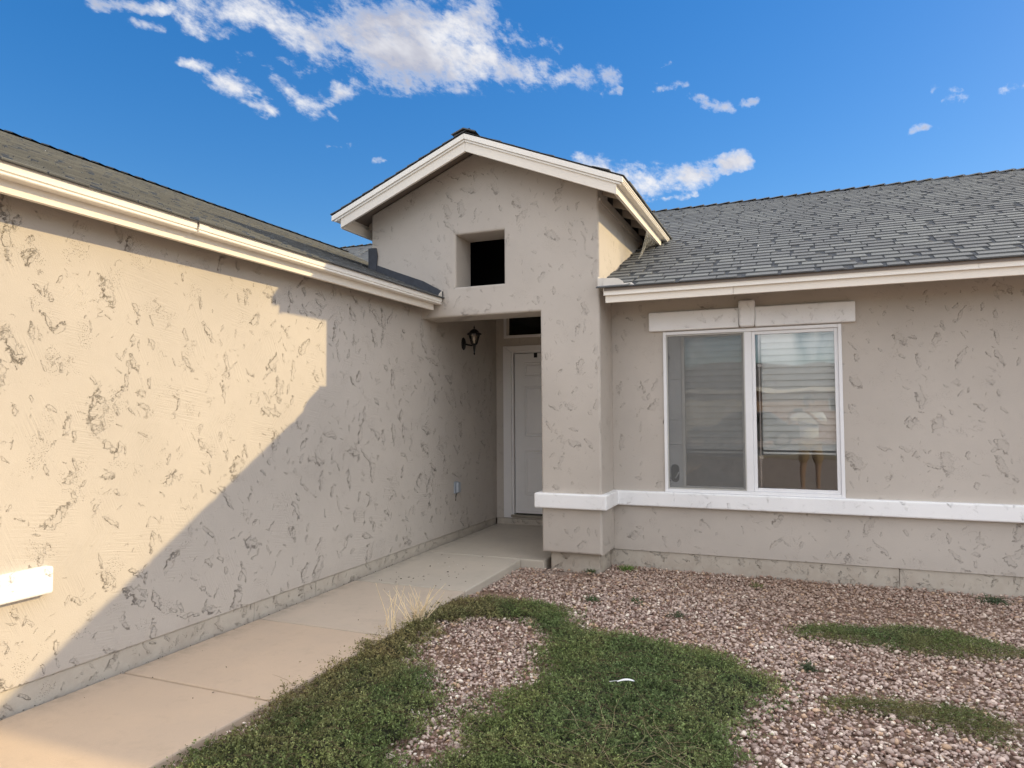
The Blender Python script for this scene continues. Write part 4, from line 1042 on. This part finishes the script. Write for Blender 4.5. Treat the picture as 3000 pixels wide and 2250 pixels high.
V3 = stems(QD, np.full(len(QD), 0.06), nr.uniform(0.12, 0.3, len(QD)), np.tile((0.50, 0.40, 0.24), (len(QD), 1)), 0.0014, 6)
V, F, Cc = join([V1, V2, V3])
tag(link('ground_cover', mesh_np('ground_cover', V, F, Cc), M_LEAF), 'dense low green weed mat spreading from the walk edge over the gravel', kind='stuff')
# shaded thatch under the mat
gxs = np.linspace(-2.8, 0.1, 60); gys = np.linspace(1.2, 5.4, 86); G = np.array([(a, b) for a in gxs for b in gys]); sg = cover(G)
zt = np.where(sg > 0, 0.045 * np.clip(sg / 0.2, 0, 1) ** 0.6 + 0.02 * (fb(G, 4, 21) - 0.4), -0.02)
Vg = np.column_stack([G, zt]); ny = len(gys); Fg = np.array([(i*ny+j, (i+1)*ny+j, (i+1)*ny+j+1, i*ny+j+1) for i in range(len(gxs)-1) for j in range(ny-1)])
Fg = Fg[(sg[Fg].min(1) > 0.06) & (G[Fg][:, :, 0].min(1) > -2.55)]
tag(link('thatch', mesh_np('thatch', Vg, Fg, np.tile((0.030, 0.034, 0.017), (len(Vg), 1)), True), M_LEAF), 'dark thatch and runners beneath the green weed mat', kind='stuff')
def patch(poly, label, N, hmax, seed, brownv=0.0, dry=200):
    pp = np.array(poly); P = np.stack([nr.uniform(pp[:, 0].min() - .1, pp[:, 0].max() + .1, N), nr.uniform(pp[:, 1].min() - .1, pp[:, 1].max() + .1, N)], 1)
    s = sdist(P, poly) + (fb(P, 7, seed) - 0.5) * 0.12; keep_ = nr.random(N) < np.clip((s + 0.09) / 0.18, 0, 1) ** 1.6; P = P[keep_]; s = s[keep_]
    H = np.maximum(hmax * np.clip(s / 0.12, 0, 1) ** 0.6, 0.004); z = H * nr.uniform(0.1, 1, len(P))
    a = leaves('p', P, z, green(P, seed, np.full(len(P), brownv)) * 0.9, (0.02, 0.055), 7, 0.0042, 0.0095, 0.55)
    Q = P[nr.random(len(P)) < 0.25][:dry]; b = stems(Q, np.full(len(Q), 0.02), nr.uniform(0.08, 0.25, len(Q)), np.tile((0.30, 0.26, 0.13), (len(Q), 1)) * nr.uniform(0.6, 1.2, (len(Q), 1)), az=nr.normal(-0.35, 0.5, len(Q)))
    V, F, Cc = join([a, b]); tag(link('ground_cover', mesh_np('ground_cover', V, F, Cc), M_LEAF), label, kind='stuff')
patch(PA, 'long narrow green weed patch on the gravel nearer the house wall', 14000, 0.055, 41, 0.1, 260)
patch(PB, 'thin sprawling weed strip on the open gravel, the nearer one', 6500, 0.032, 51, 0.15, 240)

# dry grass tufts at the walk edge
def tuft(loc, nblade, hh, spread, label, seed):
    r = random.Random(seed); mb = MB()
    for _ in range(nblade):
        a = r.uniform(-0.6, 0.6) + (0 if r.random() < .7 else math.pi); h = hh * r.uniform(0.5, 1.0); lean = r.uniform(0.02, spread)
        bx, by = loc[0] + r.gauss(0, .03), loc[1] + r.gauss(0, .04)
        pts = [(bx, by, 0.0)]
        for k in range(1, 6):
            t_ = k / 5; pts.append((bx + math.cos(a) * lean * t_ ** 1.3 * h * 1.1 + r.gauss(0, .004), by + math.sin(a) * lean * t_ ** 1.6 * h + r.gauss(0, .004), h * t_))
        mb.tube(pts, [0.0034, 0.0031, 0.0028, 0.0024, 0.0019, 0.0012], 4, False)
    return tag(mb.build('dry_grass_tuft', M_STRAW), label, 'dry grass', 'dry grass tufts at the walk edge')
M_STRAW = simple('straw', (0.86, 0.70, 0.46), 0.7, var=0.15, nscale=30)
tuft((-2.60, 4.12, 0), 9, 0.38, 0.32, 'tall sparse straw stalks at the walk edge, the left tuft', 2)
tuft((-2.53, 4.36, 0), 34, 0.30, 0.75, 'thick fan of dry straw blades at the walk edge, the right tuft', 5)
# little weeds
WL = [((-1.545, 6.585), 0.06, 110, 'bright green weed sprouting in the corner beside the pillar base', (0.13, 0.20, 0.05)),
      ((-1.56, 5.42), 0.05, 60, 'small green weed alone on the gravel beyond the weed mat', (0.06, 0.10, 0.04)),
      ((-1.22, 5.48), 0.045, 40, 'tiny green seedling on the gravel, right of the other small weed', (0.06, 0.10, 0.04)),
      ((-0.37, 6.32), 0.05, 40, 'yellowish weed on the gravel near the wall below the window', (0.14, 0.15, 0.06)),
      ((-0.86, 5.22), 0.035, 45, 'low grey-green weed on the gravel in the middle of the yard', (0.07, 0.09, 0.05)),
      ((1.36, 6.5), 0.08, 160, 'flat dark weed hugging the gravel by the wall far right', (0.06, 0.085, 0.045)),
      ((0.02, 4.43), 0.035, 80, 'sparse weed on the gravel between the two right-hand patches', (0.07, 0.09, 0.05)),
      ((-1.83, 6.36), 0.035, 40, 'tiny weed at the front corner of the pillar base', (0.08, 0.11, 0.04))]
for (xy, rad, nn_, lab, cc) in WL:
    P = np.array(xy) + nr.normal(0, rad * 0.55, (nn_, 2)); 
    a = leaves('w', P, nr.uniform(0.0, 0.02, nn_), np.tile(cc, (nn_, 1)) * 1.5 * nr.uniform(.7, 1.3, (nn_, 1)), (0.015, 0.05), 7, 0.006, 0.011, 0.8)
    tag(link('weed', mesh_np('weed', *a), M_LEAF), lab, 'weed', 'small weeds in the gravel')
# feather on the mat
M_FEATHER = simple('feather_white', (0.82, 0.82, 0.82), 0.8, var=0.05)
fe = MB(); fe.v = []; nF = 10
for i in range(nF + 1):
    t_ = i / nF; wdt = 0.010 * math.sin(math.pi * min(1, t_ * 0.92 + 0.05)) ** 0.7
    px = -0.92 + 0.085 * t_; py = 3.66 + 0.035 * t_; pz = 0.088 + 0.012 * math.sin(t_ * 3)
    fe.v += [(px - wdt * .3, py + wdt, pz - .002), (px, py, pz + .003), (px + wdt * .3, py - wdt, pz - .002)]
fe.f = [(3*i+j, 3*i+j+1, 3*i+4+j, 3*i+3+j) for i in range(nF) for j in range(2)]
fe = fe.build('vane', M_FEATHER)
ft = thing('feather', (-0.93, 3.66, 0.088), 'small white feather lying on the green weed mat', 'feather')
fe.parent = ft; fe.matrix_parent_inverse = Matrix.Translation(ft.location).inverted()
MB().tube([(-0.96, 3.65, 0.086), (-0.93, 3.66, 0.090), (-0.835, 3.694, 0.094)], [0.0016, 0.0014, 0.0006], 5).build('quill', M_FEATHER, ft)
# leaf litter on the walk and porch
lv, lf, lc = [], [], []
M_LITTER = attr_mat('litter', 0.8)
def bit(x, y, s, col):
    z = float(zw(y)) + 0.003; a = nr.uniform(0, 6.28); o = len(lv)
    for k in range(5):
        an = a + k * 1.2566; rr = s * nr.uniform(0.5, 1.0) * (1 if k % 2 else 0.55); lv.append((x + rr * math.cos(an), y + rr * math.sin(an), z + nr.uniform(0, 0.006)))
    lv.append((x, y, z + 0.007)); lc.extend([col] * 6)
    for k in range(5): lf.append((o + k, o + (k + 1) % 5, o + 5))
for _ in range(34): bit(nr.uniform(-3.4, -2.65), 5.15 + abs(nr.normal(0, .55)), nr.uniform(.006, .02), (0.035, 0.028, 0.022))
for _ in range(14): bit(nr.uniform(-3.5, -2.62), nr.uniform(2.4, 6.3), nr.uniform(.004, .010), (0.06, 0.045, 0.035))
for _ in range(7): bit(nr.uniform(-3.4, -2.65), nr.uniform(4.3, 6.2), .007, (0.7, 0.68, 0.66))
for _ in range(60): bit(XL + 0.02 + abs(nr.normal(0, .008)), nr.uniform(2.2, 6.2), nr.uniform(.003, .010), (0.07, 0.06, 0.045))
me = mesh_np('leaf_litter', np.array(lv), np.array(lf), np.array(lc))
tag(link('leaf_litter', me, M_LITTER), 'scattered dead leaf bits and crumbs on the concrete walk', kind='stuff')

# ------------------------------------------------------------------ across the street (seen mirrored in the window)
st = bxo('street', (-80, -19, -0.02), (80, -10, -0.004), simple('asphalt', (0.15, 0.145, 0.14), 0.9, var=0.15, nscale=3), None); tag(st, 'grey asphalt street running past the front yard', kind='structure')
cb = bxo('curb', (-80, -10, -0.02), (80, -9.7, 0.11), concrete('curb_concrete', (0.42, 0.39, 0.35), (0.36, 0.34, 0.30)), None, 0.01); tag(cb, 'concrete curb between yard and street', kind='structure')
dw_ = bxo('driveway', (-11.5, -9.7, -0.02), (-3.7, -1.22, 0.03), M_CONC, None, 0.01); tag(dw_, 'concrete driveway in front of the garage', kind='structure')
nh = thing('house', (2, -30, 0), 'neighbouring house across the street, seen only mirrored in the window', 'house')
M_NW = simple('neighbour_stucco', (0.52, 0.36, 0.28), 0.9, var=0.04); M_NR = simple('neighbour_roof', (0.16, 0.15, 0.145), 0.9, var=0.2, nscale=3)
bxo('wall', (-9, -36, 0), (13, -27, 2.6), M_NW, nh)
MB().prism([(-26.4, 2.55), (-26.4, 2.62), (-31.5, 4.4), (-36.6, 2.62), (-36.6, 2.55)], 0, -9.6, 13.6).build('roof', M_NR, nh)
bxo('fascia', (-9.6, -26.39, 2.45), (13.6, -26.36, 2.64), M_TRIM, nh)
bxo('garage_door', (-7.5, -26.999, 0), (-2.6, -26.95, 2.15), M_TRIM, nh)
for xx in (1.5, 7.5): bxo('window', (xx, -26.999, 0.9), (xx + 1.8, -26.95, 2.2), M_VINYL, nh)
for xx in (1.6, 7.6): bxo('pane', (xx, -26.945, 1.0), (xx + 1.6, -26.94, 2.1), M_DARK, nh)
gw = bxo('garden_wall', (-1.5, -22.6, 0), (14, -22.4, 1.5), simple('block_wall', (0.50, 0.33, 0.27), 0.9, var=0.06)); tag(gw, 'pinkish block wall across the street, seen mirrored in the window', 'wall')
car = thing('parked_car', (-2.0, -17.2, 0), 'grey parked car across the street, seen mirrored in the window', 'car')
M_CAR = simple('car_paint', (0.20, 0.21, 0.23), 0.25, metal=0.5, var=0.03)
prof = [(-2.2, 0.35), (-2.2, 0.75), (-1.95, 0.92), (-1.3, 0.98), (-0.75, 1.42), (0.75, 1.45), (1.45, 1.0), (2.1, 0.88), (2.25, 0.6), (2.2, 0.35)]
MB().prism([(a - 2.0, b) for a, b in prof], 1, -18.05, -16.35).build('body', M_CAR, car, 0.07, seg=3)
MB().prism([(a - 2.0, b) for a, b in [(-1.15, 1.0), (-0.72, 1.36), (0.72, 1.38), (1.3, 1.02)]], 1, -18.07, -16.33).build('side_window', M_DARK, car)
for wx in (-1.35, 1.4):
    for wy in (-18.0, -16.4):
        o = MB().lathe([(0, .1), (.32, .1), (.34, .06), (.34, -.06), (.32, -.1), (0, -.1)], (0, 0, 0), 20).build('wheel', M_BLACK, car); o.matrix_basis = Matrix.Translation((wx - 2.0, wy, 0.34)) @ Matrix.Rotation(math.pi / 2, 4, 'X')
        o = MB().lathe([(0, .11), (.2, .105), (.2, -.105), (0, -.11)], (0, 0, 0), 14).build('hubcap', M_ROD, car); o.matrix_basis = Matrix.Translation((wx - 2.0, wy, 0.34)) @ Matrix.Rotation(math.pi / 2, 4, 'X')

# photographer: stands behind the camera, seen mirrored in the right-hand pane
person = thing('person', (0.17, -0.42, 0), 'person in white shirt and khaki shorts photographing with a phone, mirrored in the window', 'person')
def skin_fig(name, verts, edges, radii, mat, root=0, sub=2):
    me = bpy.data.meshes.new(name); me.from_pydata(verts, edges, []); me.update()
    o = bpy.data.objects.new(name, me); C.objects.link(o); me.materials.append(mat)
    md = o.modifiers.new('skin', 'SKIN'); sv = me.skin_vertices[0].data
    for i, r in enumerate(radii): sv[i].radius = (r, r) if not isinstance(r, tuple) else r
    for i in range(len(verts)): sv[i].use_root = (i == root)
    md.use_smooth_shade = True
    s2 = o.modifiers.new('sub', 'SUBSURF'); s2.levels = sub; s2.render_levels = sub
    o.parent = person
    return o
M_SKIN = simple('skin', (0.46, 0.33, 0.27), 0.55, var=0.04); M_SHIRT = simple('shirt_white', (0.80, 0.81, 0.83), 0.85, var=0.03, bump=0.004, bscale=18); M_SHORTS = simple('khaki_shorts', (0.42, 0.33, 0.22), 0.9, var=0.05, bump=0.004, bscale=18); M_SHOE = simple('dark_shoe', (0.03, 0.03, 0.035), 0.6)
# pose in person space (origin between the feet, facing +y)
J = [(0,0,.96),(0,0,1.12),(0,-.01,1.30),(0,-.01,1.42),(0,.005,1.50),(0,.02,1.57),(0,.03,1.66),(0,.02,1.75),   # 0-7 pelvis..head
     (.17,-.01,1.40),(.27,.14,1.24),(-.02,.36,1.46),(-.03,.41,1.49),      # 8-11 right shoulder, elbow, wrist, palm
     (-.17,-.01,1.40),(-.36,.13,1.24),(-.30,.36,1.46),(-.28,.41,1.49),    # 12-15 left
     (.10,0,.90),(.12,.02,.50),(.12,-.02,.10),(.13,.10,.04),
     (-.10,0,.90),(-.12,.02,.50),(-.12,-.02,.10),(-.13,.10,.04)]
Ed = [(0,1),(1,2),(2,3),(3,4),(4,5),(5,6),(6,7),(3,8),(8,9),(9,10),(10,11),(3,12),(12,13),(13,14),(14,15),(0,16),(16,17),(17,18),(18,19),(0,20),(20,21),(21,22),(22,23)]
Ra = [(.15,.11),(.14,.10),(.16,.11),(.12,.09),.055,.06,.085,.07,.06,.043,.028,.035,.06,.043,.028,.035,.085,.055,.038,.035,.085,.055,.038,.035]
off = Vector(person.location)*0
skin_fig('body', J, Ed, Ra, M_SKIN)
skin_fig('shirt', [(0,0,.92),(0,0,1.10),(0,-.01,1.29),(0,-.01,1.41),(0,0,1.47),(.18,-.01,1.40),(.245,.09,1.28),(-.18,-.01,1.40),(-.30,.08,1.29)], [(0,1),(1,2),(2,3),(3,4),(3,5),(5,6),(3,7),(7,8)], [(.18,.13),(.175,.125),(.19,.13),(.14,.105),(.07,.07),.085,.07,.085,.07], M_SHIRT)
skin_fig('shorts', [(0,0,.95),(.10,0,.86),(.12,.02,.52),(-.10,0,.86),(-.12,.02,.52)], [(0,1),(1,2),(0,3),(3,4)], [(.165,.12),.115,.09,.115,.09], M_SHORTS)
for sx in (-1, 1): skin_fig('shoe', [(.125*sx,-.06,.045),(.128*sx,.06,.045),(.135*sx,.17,.035)], [(0,1),(1,2)], [.05,.052,.042], M_SHOE)
for sx, hx_ in ((1, -.03), (-1, -.28)):
    for k in range(4):
        z_ = 1.515 - k * 0.018; ds = -sx if sx > 0 else 1
        skin_fig('finger', [(hx_,.41,z_),(hx_ - 0.015*sx,.437,z_+.004),(hx_ - 0.045*sx,.440,z_+.006)], [(0,1),(1,2)], [.010,.009,.007], M_SKIN, sub=1)
    skin_fig('thumb', [(hx_,.395,1.48),(hx_ - 0.02*sx,.405,1.47),(hx_ - 0.045*sx,.412,1.475)], [(0,1),(1,2)], [.012,.010,.008], M_SKIN, sub=1)
hair = MB().lathe([(0, .115), (.05, .108), (.085, .075), (.096, .03), (.092, -.02), (.075, -.05)], (0, .0, 1.68), 16).build('hair', simple('brown_hair', (0.05, 0.035, 0.025), 0.7), None, smooth=True); hair.parent = person
nose = MB().lathe([(0, .022), (.010, .01), (.016, -.012), (.006, -.02), (0, -.02)], (0, .118, 1.655), 10).build('nose', M_SKIN, None, smooth=True); nose.parent = person
for sx in (-1, 1):
    e_ = MB().lathe([(0, .011), (.009, .006), (.011, 0), (.009, -.006), (0, -.011)], (.032 * sx, .103, 1.685), 8).build('eye', M_DARK, None, smooth=True); e_.parent = person
    e_ = MB().lathe([(0, .03), (.010, .02), (.012, 0), (.009, -.02), (0, -.028)], (.090 * sx, .02, 1.67), 8).build('ear', M_SKIN, None, smooth=True); e_.parent = person
m_ = MB().box((-.025, .100, 1.622), (.025, .112, 1.628)).build('mouth', simple('lips', (0.35, 0.15, 0.13), 0.5)); m_.parent = person
# phone held just behind the lens position
ph = bxo('phone', (-0.085, -0.030, 1.475), (0.070, -0.021, 1.550), M_BLACK, None, 0.003); tag(ph, 'dark phone held up in both hands by the person, mirrored in the window', 'phone')
